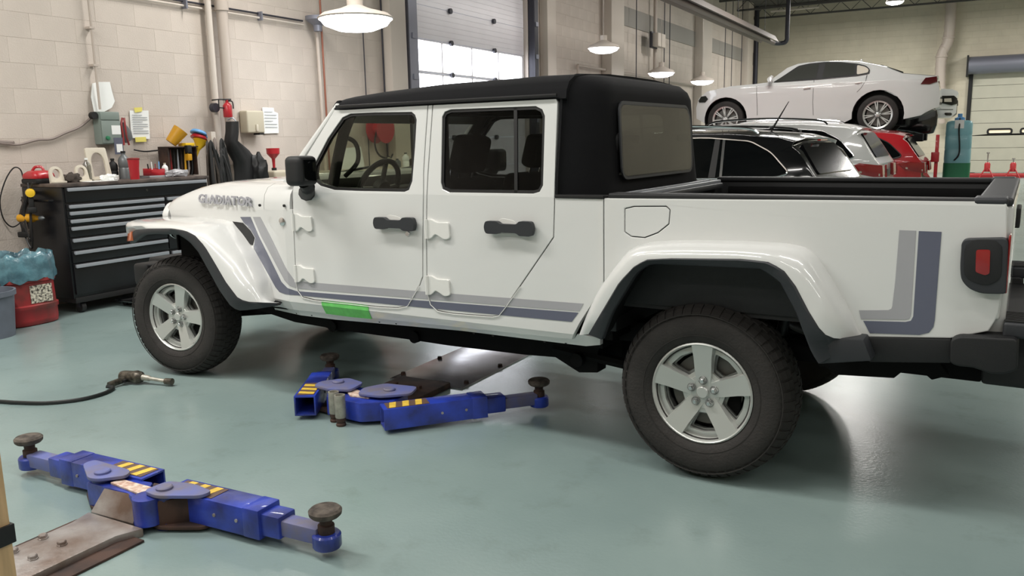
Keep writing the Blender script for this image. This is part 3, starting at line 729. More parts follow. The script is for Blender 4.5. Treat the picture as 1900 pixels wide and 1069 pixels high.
# hitch and frame ends seen under the valance
UH = [(3.921,0.55),(3.922,0.521),(3.95,0.522),(3.991,0.494),(4.207,0.509),(4.236,0.541),(4.308,0.544),(4.339,0.52),(4.397,0.545),(4.365,0.587),(4.363,0.615)]
for s in (-1, 1):
    fin(prism_bm(UH, 0, .05), 'frame_bracket', M['dark'], T, .004, xf=lambda c, s=s: Vector((c.x, -s*(-.64+c.y), c.z)))
# ---- chassis
for s in (-1, 1):
    FR = [(0.401,0.432),(0.789,0.374),(1.235,0.362),(1.683,0.362),(1.961,0.358),(2.444,0.364),(2.631,0.373),(2.717,0.333),(2.765,0.311),(2.867,0.324),(2.867,0.42)] + [(2.9, .52), (.55, .50)]
    fin(prism_bm(FR, 0, .10), 'frame_rail', M['dark'], T, .006, xf=lambda c, s=s: Vector((c.x, -s*(-.52+c.y), c.z)))
    box('frame_rail', 2.85, 4.5, *sorted((s*.52, s*.42)), .50, .60, M['dark'], T, .01)
    box('frame_rail', -.55, .6, *sorted((s*.45, s*.36)), .44, .54, M['dark'], T, .01)
    # springs, shocks
    for x in (0, 3.487):
        pth = [(x+.045*math.cos(t)+(.1 if x else .02), s*.44+.045*math.sin(t), .48+t*.0055) for t in [k*PI/6 for k in range(66)]]
        fin(tube(B(), pth, .008, 6), 'coil_spring', M['dark'], T)
        fin(tube(B(), [(x+.2, s*.5, .33), (x+.28, s*.48, .80)], [.028, .022], 10), 'shock_absorber', M['greypl'], T)
    fin(tube(B(), [(2.62, s*.5, .42), (3.45, s*.5, .34)], .028, 8), 'control_arm', M['dark'], T)
    fin(tube(B(), [(.75, s*.42, .44), (.02, s*.42, .34)], .025, 8), 'control_arm', M['dark'], T)
for x in (0, 3.487):
    fin(tube(B(), [(x, -.68, .39), (x, .68, .39)], .042, 12), 'axle', M['dark'], T)
    fin(lathe(B(), [(0, -.14), (.09, -.12), (.13, 0), (.09, .12), (0, .14)], (x, .0 if x else .25, .39), 'y', 16), 'differential', M['dark'], T)
fin(tube(B(), smooth_path([(1.0, .2, .40), (2.3, .25, .42), (3.0, .30, .45), (3.45, .1, .66), (3.75, -.25, .60), (4.3, -.45, .53)]), .032, 10), 'exhaust_pipe', M['steel'], T)
fin(lathe(B(), [(0, -.32), (.085, -.31), (.10, -.26), (.10, .26), (.085, .31), (0, .32)], (3.98, -.12, .54), 'y', 20), 'muffler', M['steel'], T)
box('transfer_case', 1.5, 2.2, -.22, .2, .36, .55, M['dark'], T, .03)
box('fuel_tank', 2.2, 2.95, -.40, .05, .36, .52, M['dark'], T, .04)
for xx, yy in ((1.12, -.52), (1.74, -.52), (2.77, -.54)):
    fin(lathe(B(), [(0, -.02), (.034, -.02), (.034, .02), (0, .02)], (xx, yy, .385), 'y', 14), 'frame_bushing', M['dark'], T)
box('cab_floor', .6, 2.98, -.70, .70, .50, .55, M['dark'], T)
box('engine_bay', -.33, 1.0, -.46, .46, .55, .98, M['dark'], T)
box('fuel_filler_shield', 3.0, 3.04, -.72, -.2, .55, .9, M['dark'], T)
# ---- interior
box('dashboard', 1.0, 1.24, -.69, .69, .80, 1.19, M['inner'], T, .04, seg=3)
for k in range(4):
    fin(lathe(B(), [(0, .0), (.035, .0), (.04, .01), (.0, .012)], (1.24, -.55+k*.13, 1.10), 'x', 14), 'gauge', M['chrome'], T)
swc = Vector((1.40, -.38, 1.205))
mxs = Matrix.Translation(swc) @ Matrix.Rotation(math.radians(-66), 4, 'Y')
bm = B(); tube(bm, [mxs @ Vector((.165*math.cos(t), .165*math.sin(t), 0)) for t in [2*PI*k/32 for k in range(32)]], .016, 8, True)
for a in (0, PI, -PI/2+PI): tube(bm, [mxs @ Vector((0, 0, -.02)), mxs @ Vector((.17*math.sin(a), .17*math.cos(a), 0))], .014, 6)
lathe(bm, [(0, -.05), (.055, -.04), (.06, 0), (0, .012)], (0, 0, 0), 'z', 16, mxs)
fin(bm, 'steering_wheel', M['rubberblk'], T)
fin(tube(B(), [mxs @ Vector((0, 0, -.04)), (1.2, -.38, 1.08)], .03, 10), 'steering_column', M['inner'], T)
def seat(x, y, w=.25, rear=False):
    bm = B(); abox(bm, x-.45, x+.05, y-w, y+w, .68, .84)
    s = fin(bm, 'rear_seat' if rear else 'front_seat', M['leather'], T, .05, 3)
    lean = Matrix.Translation((x, 0, .82)) @ Matrix.Rotation(math.radians(16), 4, 'Y')
    box('seat_back', -.05, .09, y-w, y+w, 0, .46, M['leather'], s, .05, lean, 3)
    box('head_rest', -.03, .07, y-.13, y+.13, .50, .70, M['leather'], s, .045, lean, 4)
    bm = B(); [tube(bm, [lean @ Vector((.02, y+q, .42)), lean @ Vector((.02, y+q, .54))], .006, 6) for q in (-.06, .06)]
    fin(bm, 'head_rest_post', M['chrome'], s)
seat(1.86, -.37); seat(1.86, .37); seat(2.72, -.36, .3, True); seat(2.72, .36, .3, True)
for s in (-1, 1):
    pth = smooth_path([(1.30, s*.66, 1.2), (1.42, s*.645, 1.55), (1.56, s*.64, 1.66), (2.0, s*.64, 1.68), (2.1, s*.64, 1.675), (2.7, s*.63, 1.66), (2.86, s*.64, 1.3), (2.9, s*.65, 1.1)])
    fin(tube(B(), pth, .03, 8), 'sport_bar', M['inner'], T)
    fin(tube(B(), [(2.06, s*.64, 1.67), (2.08, s*.67, 1.2), (2.08, s*.68, .8)], .035, 8), 'sport_bar', M['inner'], T)
    fin(tube(B(), smooth_path([(1.36, s*.62, 1.50), (1.44, s*.60, 1.46), (1.45, s*.60, 1.36), (1.37, s*.62, 1.28)]), .013, 8), 'grab_handle', M['rubberblk'], T)
    # mirrors
    mr = fin(abox(B(), 1.30, 1.42, *sorted((s*.87, s*1.005)), 1.245, 1.40), 'side_mirror', M['blackpl'], T, .035, 4)
    box('mirror_glass', 1.418, 1.424, *sorted((s*.895, s*.98)), 1.27, 1.38, M['darkglass'], mr, .003)
    fin(tube(B(), smooth_path([(1.24, s*.77, 1.21), (1.27, s*.82, 1.20), (1.34, s*.88, 1.23), (1.36, s*.92, 1.26)]), [.045]*9+[.04]*9+[.035]*7, 10), 'mirror_arm', M['blackpl'], mr)
fin(abox(B(), 1.42, 1.60, -.60, -.18, 1.615, 1.632), 'sun_visor', M['inner'], T, .006)
fin(abox(B(), 1.42, 1.60, .18, .60, 1.615, 1.632), 'sun_visor', M['inner'], T, .006)
fin(abox(B(), 1.42, 1.44, -.1, .1, 1.57, 1.63), 'rear_view_mirror', M['black'], T, .01)
# ---- wheels
def wheel(cx, s, steer=0, spin=0):
    root = bpy.data.objects.new('wheel', None); C.objects.link(root); root.parent = T
    root.location = (cx, s*.70, .386); root.rotation_euler = (0, spin, steer + (0 if s < 0 else PI))
    R_ = .39
    # local: outer face looks to -y; y=0 is the tyre's middle
    prof = [(.20, -.085), (.222, -.10), (.232, -.112), (.262, -.122), (.295, -.125), (.325, -.121), (.348, -.108), (.364, -.088), (.375, -.062), (.381, -.03), (.382, 0), (.381, .03), (.375, .062), (.364, .088), (.348, .108), (.325, .121), (.28, .122), (.232, .112), (.20, .10)]
    ty = fin(lathe(B(), [(r, h) for r, h in prof], (0, 0, 0), 'y', 72, cap=False), 'tyre', M['tyre'], root)
    bm = B(); n = 54
    for k in range(n):
        for row, (q, da) in enumerate((
                ([(.340, -.116), (.352, -.110), (.368, -.090), (.379, -.064), (.374, -.058), (.345, -.10)], 0), ([(.340, .116), (.352, .110), (.368, .090), (.379, .064), (.374, .058), (.345, .10)], .5),
                ([(.374, -.054), (.3805, -.053), (.3855, -.020), (.379, -.019)], .5), ([(.380, -.014), (.3865, -.013), (.3865, .013), (.380, .014)], 0), ([(.374, .054), (.3805, .053), (.3855, .020), (.379, .019)], .5))):
            a = 2*PI*(k+da)/n; ww = .72*2*PI/n/2
            ra = []
            for aa in (a-ww, a+ww): ra.append([bm.verts.new((r*math.cos(aa), y, r*math.sin(aa))) for r, y in q])
            N = len(q)
            for j in range(N): bm.faces.new((ra[0][j], ra[0][(j+1) % N], ra[1][(j+1) % N], ra[1][j]))
            bm.faces.new(ra[0]); bm.faces.new(ra[1])
    tag(fin(bm, 'tread_lugs', M['tyredark'], root, smooth=False), kind='stuff')
    bm = B()
    for rr in (.345, .255): tube(bm, [(rr*math.cos(t), -.1235 if rr > .3 else -.120, rr*math.sin(t)) for t in [2*PI*k/64 for k in range(64)]], .0025, 4, True)
    fin(bm, 'sidewall_ring', M['tyre'], root)
    # rim
    R1 = .2195
    rim = fin(lathe(B(), [(R1-.016, -.075), (R1-.012, -.100), (R1-.006, -.106), (R1, -.103), (R1+.001, -.09), (R1-.004, .08), (R1-.014, .09), (R1-.03, .05), (R1-.03, -.03), (R1-.022, -.06), (R1-.016, -.075)], (0, 0, 0), 'y', 64, cap=False), 'rim', M['alloy'], root)
    # face with five broad spokes and five windows
    def win_poly(a, r0, r1, h0, h1):
        pts = []
        for r, h, sg in ((r0, h0, -1), (r1, h1, -1), (r1, 0, 0), (r1, h1, 1), (r0, h0, 1)):
            aa = a+sg*h
            pts.append((r*math.cos(aa), r*math.sin(aa)))
        return rnd(pts, .010, 2)
    circ = lambda r, n=60: [(r*math.cos(2*PI*k/n), r*math.sin(2*PI*k/n)) for k in range(n)]
    holes = [win_poly(PI/2+PI/5+2*PI/5*k, .094, .178, .25, .35) for k in range(5)]
    fin(prism_bm(circ(R1-.012), 0, .018, holes), 'wheel_face', M['alloy'], root, .003, xf=lambda c: Vector((c.x, -.070+c.y+.0*c.x, c.z)))
    # recessed ledge behind the windows
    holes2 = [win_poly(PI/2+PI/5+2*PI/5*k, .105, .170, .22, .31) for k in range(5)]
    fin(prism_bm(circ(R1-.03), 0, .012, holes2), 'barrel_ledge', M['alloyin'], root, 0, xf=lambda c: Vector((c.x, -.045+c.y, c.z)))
    # raised spokes
    for k in range(5):
        a = PI/2+2*PI/5*k
        pl = [(.045, -.036), (.085, -.041), (.150, -.045), (R1-.014, -.053), (R1-.006, 0), (R1-.014, .053), (.150, .045), (.085, .041), (.045, .036)]
        bm = prism_bm(pl, 0, 1)
        ca, sa_ = math.cos(a), math.sin(a)
        def xf(c, ca=ca, sa_=sa_):
            r = c.x; front = -.076 - .026*min(1, max(0, (r-.05)/.16)); y = front if c.y < .5 else -.062
            wv = c.z*(1 if c.y > .5 else .86)
            return Vector((r*ca-wv*sa_, y, r*sa_+wv*ca))
        fin(bm, 'spoke', M['alloy'], root, 0, xf=xf, ang=30)
        a2 = a + 0
        lx, lz = .052*math.cos(a2), .052*math.sin(a2)
        bm = lathe(B(), [(.017, -.078), (.019, -.081), (.016, -.079), (.013, -.074)], (lx, 0, lz), 'y', 16)
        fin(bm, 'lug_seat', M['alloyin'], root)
        bm = lathe(B(), [(0, -.098), (.008, -.098), (.0125, -.093), (.0125, -.072), (0, -.072)], (lx, 0, lz), 'y', 6)
        fin(bm, 'lug_nut', M['chrome'], root)
    fin(lathe(B(), [(0, -.090), (.022, -.089), (.026, -.085), (.027, -.075), (.072, -.074), (.076, -.068), (0, -.068)], (0, 0, 0), 'y', 40), 'wheel_hub', M['alloy'], root)
    fin(lathe(B(), [(0, -.02), (.155, -.02), (.155, 0), (.08, 0), (.08, .02), (0, .02)], (0, 0, 0), 'y', 40), 'brake_rotor', M['rotor'], root)
    bm = B(); abox(bm, .05, .15, -.03, .04, -.11, .02); fin(bm, 'brake_caliper', M['dark'], root, .015)
    fin(lathe(B(), [(0, .03), (.19, .03), (.19, .035), (0, .035)], (0, 0, 0), 'y', 32), 'backing_plate', M['black'], root)
    return root
wheel(3.487, -1); wheel(0, -1, .149, math.radians(16)); wheel(3.487, 1); wheel(0, 1, .149)

# ================================================================ BACKGROUND CARS
M['darkred'] = mat('dark_red_lens', (84, 24, 28), .1, coat=1)
def shell(name, prof, hw, yc, m, parent, xs=(), zs=(), bevel=.03, crown=.03, zc=99):
    bm = prism_bm(prof, -1, 1)
    for x in xs: cut(bm, (x, 0, 0), (1, 0, 0))
    for z in zs: cut(bm, (0, 0, z), (0, 0, 1))
    for y in (-.85, -.5, 0, .5, .85): cut(bm, (0, y, 0), (0, 1, 0))
    def xf(c): return Vector((c.x, yc+c.y*hw(c.x, c.z), c.z-(crown*c.y*c.y if c.z > zc else 0)))
    bmesh.ops.remove_doubles(bm, verts=bm.verts, dist=1e-5)
    for v in bm.verts: v.co = xf(v.co)
    return fin(bm, name, m, parent, bevel, 3, ang=45)
def skin(name, pl, hw, yc, m, parent, off=.004, thick=.01, side=-1, cuts=()):
    bm = prism_bm(pl, 0, 1)
    for x in cuts: cut(bm, (x, 0, 0), (1, 0, 0))
    for z in (1.0, 1.1, 1.2, 1.3, 1.4, 2.2, 2.3, 2.4, 2.5): cut(bm, (0, 0, z), (0, 0, 1))
    return fin(bm, name, m, parent, 0, xf=lambda c: Vector((c.x, yc+side*(hw(c.x, c.z)+off-c.y*thick), c.z)), ang=60)
def carwheel(parent, x, y, z, r, side=-1, spokes=10, m='alloy', w=.22):
    root = bpy.data.objects.new('wheel', None); C.objects.link(root); root.parent = parent
    root.location = (x, y, z); root.rotation_euler = (0, 0, 0 if side < 0 else PI)
    rr = r*.70
    fin(lathe(B(), [(rr-.01, -w*.36), (rr+.01, -w*.47), (r*.86, -w*.5), (r*.97, -w*.40), (r, -w*.25), (r, w*.25), (r*.97, w*.42), (rr, w*.5)], (0, 0, 0), 'y', 48, cap=False), 'tyre', M['tyre'], root)
    fin(lathe(B(), [(rr-.03, -w*.15), (rr-.025, -w*.40), (rr+.005, -w*.46), (rr+.012, -w*.40), (rr, w*.4), (rr-.03, w*.3)], (0, 0, 0), 'y', 48, cap=False), 'rim', M[m], root)
    for k in range(spokes):
        a = 2*PI*k/spokes+.15; ca, sa_ = math.cos(a), math.sin(a)
        for da in (-.09, .09):
            bm = prism_bm([(r*.1, -.010), (rr-.01, -.009+da*.25), (rr-.01, .009+da*.25), (r*.1, .010)], -w*.44, -w*.34)
            fin(bm, 'spoke', M[m], root, xf=lambda c, ca=ca, sa_=sa_: Vector((c.x*ca-c.z*sa_, c.y, c.x*sa_+c.z*ca)))
    fin(lathe(B(), [(0, -w*.47), (r*.10, -w*.46), (r*.15, -w*.40), (r*.15, -w*.3), (0, -w*.3)], (0, 0, 0), 'y', 24), 'hub_cap', M[m], root)
    fin(lathe(B(), [(0, -w*.12), (rr-.05, -w*.12), (rr-.05, -w*.05), (0, -w*.05)], (0, 0, 0), 'y', 32), 'brake_rotor', M['rotor'], root)
    ww = [(r*1.19*math.cos(a), r*1.19*math.sin(a)) for a in [math.radians(-14+208*k/20) for k in range(21)]]
    loft('wheel_well', [[(x, y, z) for x, z in ww] for y in (-w*.30, w*.8)] + [[(x*.3, w*.8, z*.3) for x, z in ww]], M['black'], root)
    fin(lathe(B(), [(0, w*.1), (rr-.02, w*.1), (rr-.02, w*.12), (0, w*.12)], (0, 0, 0), 'y', 32), 'backing_plate', M['black'], root)
    return root
def arc(cx, cz, r, a0, a1, n=9):
    return [(cx+r*math.cos(math.radians(a0+(a1-a0)*k/n)), cz+r*math.sin(math.radians(a0+(a1-a0)*k/n))) for k in range(n+1)]
def suv(label, paint, X, Y, ks=1.0, kz=1.0, trimm='chrome', rz=0, rails=True, glass='darkglass'):
    t = thing('parked_suv', label, 'suv', (X, Y, 0), rz)
    yc = .90
    def hw(x, z):
        h = .90
        if z > 1.0*kz: h -= .30*(z-1.0*kz)
        if x > -.5: h *= 1-.16*((x+.5)/.5)**2
        if x < -3.9: h *= 1-.22*((-3.9-x)/.7)**2
        return h
    Z = lambda p: [(a, b*kz) for a, b in p]
    prof = Z([(-.10, .34), (-.01, .42), (.0, .66), (-.05, .74), (-.05, .98), (-.10, 1.04), (-.36, 1.415), (-.34, 1.455), (-.50, 1.50), (-1.1, 1.555), (-1.9, 1.57), (-2.5, 1.545), (-2.75, 1.50), (-3.35, 1.10), (-3.5, 1.05), (-4.2, .98), (-4.5, .86), (-4.62, .62), (-4.60, .38), (-4.3, .26)]
             + arc(-3.72, .38, .41, 170, 10) + [(-3.25, .24), (-1.45, .24)] + arc(-.98, .38, .41, 170, 10))
    shell('body', prof, hw, yc, M[paint], t, (-4.5, -4.2, -3.9, -.5, -.35, -.2, -.1), [z*kz for z in (.5, .8, 1.0, 1.15, 1.3, 1.45)], .025, .05, 1.35*kz)
    for s in (-1, 1):
        DLO = Z([(-3.15, 1.06), (-2.62, 1.42), (-2.2, 1.46), (-1.3, 1.465), (-.80, 1.42), (-.56, 1.30), (-.34, 1.08), (-.50, 1.035), (-1.6, 1.01)])
        DL = rnd(DLO, .06, 4)
        g = skin('side_glass', DL, hw, yc, M[glass], t, .002, .006, s, (-.5, -.35))
        bm = B(); tube(bm, [(x, yc+s*(hw(x, z)+.008), z) for x, z in DL], .009, 5, True)
        fin(bm, 'window_trim', M[trimm], g)
        for xx in (-1.18, -2.05):
            skin('window_post', Z([(xx-.05, 1.02), (xx-.03, 1.455), (xx+.03, 1.455), (xx+.03, 1.02)]), hw, yc, M['black'], g, .005, .006, s)
        skin('quarter_divider', Z([(-1.10, 1.025), (-1.12, 1.455), (-1.09, 1.455), (-1.07, 1.025)]), hw, yc, M[trimm], g, .007, .004, s)
        for xx in (-1.15, -2.08, -3.0):
            bm = B(); tube(bm, [(xx, yc+s*(hw(xx, z)+.0005), z) for z in [q*kz for q in (.3, .5, .7, .9, 1.0)]], .003, 4); fin(bm, 'panel_gap', M['dgroove'], t)
        if rails:
            fin(tube(B(), smooth_path([(-.75, yc+s*.70, 1.50*kz), (-.9, yc+s*.70, 1.56*kz), (-1.6, yc+s*.71, 1.60*kz), (-2.3, yc+s*.70, 1.58*kz), (-2.5, yc+s*.70, 1.52*kz)]), .014, 6), 'roof_rail', M[trimm], t)
        # tail lamp wrapping the corner
        TLm = Z([(-.005, .80), (-.02, .965), (-.30, 1.0), (-.42, .96), (-.30, .86), (-.03, .80)])
        bm = prism_bm(TLm, 0, .42); cut(bm, (-.2, 0, 0), (1, 0, 0))
        tl = fin(bm, 'tail_lamp', M['redlens'], t, .008, xf=lambda c, s=s: Vector((c.x+.012-(.08 if False else 0), yc+s*(hw(c.x, c.z)+.006-c.y), c.z)))
        skin('lamp_strip', Z([(-.03, .83), (-.03, .86), (-.28, .90), (-.28, .875)]), hw, yc, M['chrome'], tl, .012, .01, s)
        for xx in (-3.72, -.98): carwheel(t, xx, yc+s*.78, .36, .36, s)
    # rear glass following the slope
    p0, p1 = Vector((-.12, 1.065*kz)), Vector((-.335, 1.38*kz)); d = (p1-p0); L = d.length
    mx = frame((p0.x+.012, yc, p0.y), (0, 1, 0), (d.x, 0, d.y))
    gl = rnd([(-.66, 0), (.66, 0), (.58, L), (-.58, L)], .06, 4)
    rg = prism('rear_glass', gl, -.02, .006, M['reargl'], t, axis='z', mx=mx)
    prism('rear_wiper', [(-.02, .02), (.35, .04), (.35, .055), (0, .05)], -.03, -.022, M['black'], rg, axis='z', mx=mx)
    # roof spoiler
    sp = fin(prism_bm(Z([(-.62, 1.505), (-.27, 1.435), (-.255, 1.415), (-.40, 1.42)]), -.66, .66), 'roof_spoiler', M[paint], t, .01, xf=lambda c: Vector((c.x-.10*(c.y/.66)**4, yc+c.y, c.z-.02*(c.y/.66)**2)))
    box('brake_lamp', -.30, -.265, yc-.12, yc+.12, 1.41*kz, 1.425*kz, M['redlens'], sp)
    box('plate', -.035, -.02, yc-.16, yc+.16, .80*kz, .90*kz, M['greypl'], t)
    box('rear_bumper_trim', -.10, .02, yc-.6, yc+.6, .40*kz, .56*kz, M['blackpl'], t, .03)
    return t
black = suv('glossy black suv parked directly behind the pickup bed', 'blackcar', 3.08, 4.6, 1, .985, rz=-.15)
fin(tube(B(), [(-.88, .92, 1.53), (-.84, .92, 1.56), (-.68, .92, 1.83)], [.03, .012, .004], 8), 'roof_aerial', M['black'], black)
suv('white suv parked between the black suv and the red suv', 'white', 3.36, 7.9, 1, 1.06, 'chrome', rz=-.05)
suv('red suv parked beyond the white suv', 'redcar', 3.76, 10.85, 1, .995, 'black', rz=-.025, rails=False)

# white sedan up on the lift
YC = 12.95
sd = thing('white_sedan', 'white sedan with multi-spoke wheels raised on a lift', 'car', (0, YC, 0))
yc = .88
def hwS(x, z):
    h = .88
    if z > 2.42: h -= .42*(z-2.42)
    if x < -.2: h *= 1-.30*min(1, (-.2-x)/.55)**2
    if x > 3.2: h *= 1-.16*min(1, (x-3.2)/.65)**2
    return h
SP = [(-0.691,1.836),(-0.707,2.055),(-0.642,2.238),(-0.442,2.37),(0.052,2.454),(0.523,2.473),(0.773,2.544),(1.125,2.813),(1.324,2.882),(1.672,2.901),(2.129,2.882),(2.416,2.854),(2.906,2.726),(3.213,2.582),(3.519,2.541),(3.785,2.502),(3.771,2.437),(3.825,2.272),(3.854,2.081),(3.847,1.909),(3.752,1.883),(3.624,1.811),(3.556,1.764)]
zb = min(p[1] for p in SP)
rw = [(2.825,1.798),(2.466,1.81)]; fwh = [(-0.04,1.74)]
hubz = rw[0][1]
arch_r = arc(rw[0][0], hubz, .455, -12, 188, 14); arch_f = arc(fwh[0][0], hubz+.0, .44, -10, 188, 14)
zs_ = zb-.02
prof = SP + [(p[0], p[1]) for p in arch_r] + [(rw[0][0]-.6, hubz-.14), (fwh[0][0]+.6, hubz-.14)] + arch_f
shell('body', prof, hwS, yc, M['white'], sd, (-.6, -.45, -.3, -.2, 3.2, 3.4, 3.6, 3.75), (1.7, 1.9, 2.1, 2.3, 2.42, 2.55, 2.7, 2.85), .03, .05, 2.5)
for s in (-1, 1):
    fg = [(0.92,2.495),(1.021,2.552),(1.349,2.759),(1.547,2.798),(1.725,2.807),(1.687,2.527),(1.258,2.509)]
    rg = [(1.842,2.82),(2.133,2.792),(2.374,2.748),(2.383,2.56),(2.145,2.543),(1.805,2.531)]
    qg = [(2.412,2.741),(2.555,2.698),(2.623,2.645),(2.617,2.586),(2.421,2.558)]
    allg = [(0.879,2.487),(1.021,2.573),(1.338,2.79),(1.546,2.823),(1.841,2.835),(2.133,2.812),(2.42,2.765),(2.573,2.716),(2.646,2.644),(2.636,2.566),(2.431,2.538),(1.708,2.506)]
    sg = skin('window_surround', rnd(allg, .04, 3), hwS, yc, M['black'], sd, .004, .008, s)
    for nm, g in (('front_glass', fg), ('rear_glass', rg), ('quarter_glass', qg)):
        skin(nm, rnd(g, .03, 3), hwS, yc, M['carwin'] if nm != 'quarter_glass' else M['cream'], sg, .009, .004, s)
    for P_ in ([(0.578,2.429),(0.582,2.272),(0.601,2.008),(0.605,1.86)], [(1.659,2.498),(1.656,2.326),(1.656,2.072),(1.676,1.825)], [(2.6,2.548),(2.587,2.431),(2.518,2.306),(2.446,2.23)]):
        bm = B(); tube(bm, [(x, yc+s*(hwS(x, z)+.0), z) for x, z in P_], .005, 4); fin(bm, 'panel_gap', M['dgroove'], sd)
    for P_ in ([(1.475,2.345),(1.605,2.359)], [(2.4,2.396),(2.522,2.409)]):
        fin(tube(B(), [(P_[0][0], yc+s*(hwS(*P_[0])+.02), P_[0][1]), (P_[1][0], yc+s*(hwS(*P_[1])+.02), P_[1][1])], .016, 8), 'door_handle', M['whitetrim'], sd)
    hl = [(-0.641,2.195),(-0.575,2.279),(-0.462,2.285),(-0.405,2.218),(-0.471,2.155),(-0.618,2.161)]
    skin('headlamp', hl, hwS, yc, M['midglass'], sd, .012, .05, s, (-.6, -.45, -.3))
    tl = [(3.523,2.325),(3.596,2.436),(3.779,2.455),(3.793,2.36),(3.673,2.318)]
    skin('tail_lamp', tl, hwS, yc, M['darkred'], sd, .012, .05, s, (3.4, 3.6, 3.75))
    mr = [(0.794,2.554),(0.885,2.632),(0.889,2.497),(0.817,2.49)]
    fin(prism_bm(rnd(mr, .03, 3), 0, .16), 'door_mirror', M['white'], sd, .02, xf=lambda c, s=s: Vector((c.x, yc+s*(hwS(c.x, c.z)+.02+c.y), c.z)))
    carwheel(sd, rw[0][0], yc+s*.76, hubz, .365, s, 8, 'alloy'); carwheel(sd, fwh[0][0], yc+s*.76, hubz, .365, s, 8, 'alloy')
fin(prism_bm([(2.331,2.854),(2.414,2.898),(2.444,2.852)], yc-.03, yc+.03), 'roof_fin', M['white'], sd, .01)
rgl = [(2.813,2.731),(3.232,2.571)]
prism('back_glass', [(rgl[0][0], rgl[0][1]), (rgl[1][0]-.03, rgl[1][1]+.005), (rgl[1][0]-.03, rgl[1][1]-.05), (rgl[0][0], rgl[0][1]-.05)], yc-.56, yc+.56, M['darkglass'], sd, bevel=.01, mx=Matrix.Translation((0, 0, .006)))
box('underbody', -.3, 3.3, yc-.62, yc+.62, hubz-.2, hubz+.1, M['dark'], sd, .03)
zl = hubz-.367
lf = thing('runway_lift', 'dark two-runway car lift under the raised white sedan', 'car lift', (0, YC, 0))
for yy in (.12, 1.64): box('runway', -1.0, 3.62, yy-.26, yy+.26, zl-.14, zl-.002, M['dark'], lf, .01)
for xx in (.2, 2.6): box('lift_column', xx-.12, xx+.12, .66, 1.10, 0, zl-.14, M['greysteel'], lf, .01); box('cross_beam', xx-.14, xx+.14, -.1, 1.86, zl-.26, zl-.14, M['dark'], lf, .01)

# white pickup behind it, nose to the right, also raised
YP = 16.2
wp = thing('raised_white_pickup', 'white pickup raised behind the sedan, its headlamp and bumper facing right', 'pickup truck', (0, YP, 0))
hx = [(3.805,1.627),(4.086,2.23),(4.065,1.756),(3.707,2.371),(3.937,2.326),(3.284,2.448)]
zt_ = hx[3][1]; xn = hx[1][0]+.02; zbm = hx[2][1]
def hwP(x, z):
    h = .95
    if x > xn-.5: h *= 1-.28*min(1, (x-xn+.5)/.55)**2
    if z > zt_+.1: h -= .35*(z-zt_-.1)
    return h
prof = [(xn-.12, zbm), (xn-.02, zbm+.1), (xn-.02, zbm+.34), (xn-.06, zbm+.36), (xn, zbm+.52), (xn-.02, zt_-.06), (xn-.2, zt_+.02), (xn-1.3, zt_+.10), (xn-1.4, zt_+.14), (xn-1.9, zt_+.62), (xn-3.2, zt_+.64), (xn-3.5, zt_+.1), (xn-5.2, zt_+.08), (xn-5.25, zbm+.1)]
prof += [(xn-4.8, zbm)] + arc(xn-4.3, zbm, .46, 180, 0) + [(xn-1.45, zbm)] + arc(xn-.92, zbm, .46, 180, 0)
shell('body', prof, hwP, .95, M['white'], wp, (xn-.4, xn-.25, xn-.12), (zbm+.2, zbm+.4), .03, .03, zt_)
for s in (-1, 1):
    skin('headlamp', [(3.768,2.221),(4.025,2.221),(4.09,2.162),(4.097,2.049),(3.997,2.019),(3.777,2.073)], hwP, .95, M['darkglass'], wp, .03, .08, s, (xn-.25, xn-.12))
    skin('lamp_reflector', [(3.844,2.161),(3.977,2.167),(3.993,2.087),(3.849,2.093)], hwP, .95, M['chrome'], wp, .045, .02, s)
    skin('fog_lamp', rnd([(3.863,1.865),(4.007,1.86),(4.011,1.803),(3.877,1.808)], .03, 2), hwP, .95, M['darkglass'], wp, .02, .03, s)
    bm = B(); pp = [(3.713,1.939),(3.889,1.932),(4.023,1.928)]; tube(bm, [(x, .95+s*(hwP(x, z)+.004), z) for x, z in pp], .008, 4); fin(bm, 'bumper_seam', M['dgroove'], wp)
    for xx in (xn-.92, xn-4.3): carwheel(wp, xx, .95+s*.80, zbm-.02, .42, s, 6, 'alloyin', .28)
ug = [(3.021,1.8),(3.212,1.841),(3.399,1.915),(3.543,1.979),(3.709,1.996),(3.752,1.812),(3.744,1.606),(3.691,1.434),(3.514,1.404),(3.341,1.454),(3.124,1.494),(2.818,1.537),(2.806,1.748)]
fin(prism_bm(ug, -.25, .5), 'black_underguard', M['blackcar'], wp, .03, 3)
for xx in (xn-1.6, xn-3.6): box('lift_column', xx-.14, xx+.14, .75, 1.15, 0, zbm+.1, M['greysteel'], wp)

# red lift post, tank, jacks by the far door
zp = [(3.759,1.407),(3.833,1.405),(3.849,0.542)]
po = thing('red_lift_post', 'thin red lift post between the red suv and the blue tank', 'post', ((zp[0][0]+zp[1][0])/2+.06, 13.2, 0))
box('post', -.03, .03, -.05, .05, .02, zp[0][1], M['redpaint'], po, .008); box('foot', -.15, .15, -.12, .12, 0, .02, M['redpaint'], po, .005)
box('carriage', -.09, .045, -.08, .06, zp[0][1]-.5, zp[0][1]-.32, M['redpaint'], po, .01)
tk = [(3.929,0.553),(4.41,0.555),(3.911,0.855),(3.935,1.504),(4.336,1.666)]
tx0, tx1 = tk[0][0], tk[1][0]; tcx = (tx0+tx1)/2+.02; tr = (tx1-tx0)/2
tn = thing('coolant_tank', 'tall pale blue tank on a green base near the far door', 'tank', (tcx, 14.3, 0))
zg = tk[2][1]; ztk = tk[4][1]
def sq(r, z, n=6): return [(x, y, z) for x, y in rnd([(-r, -r), (r, -r), (r, r), (-r, r)], r*.45, n)]
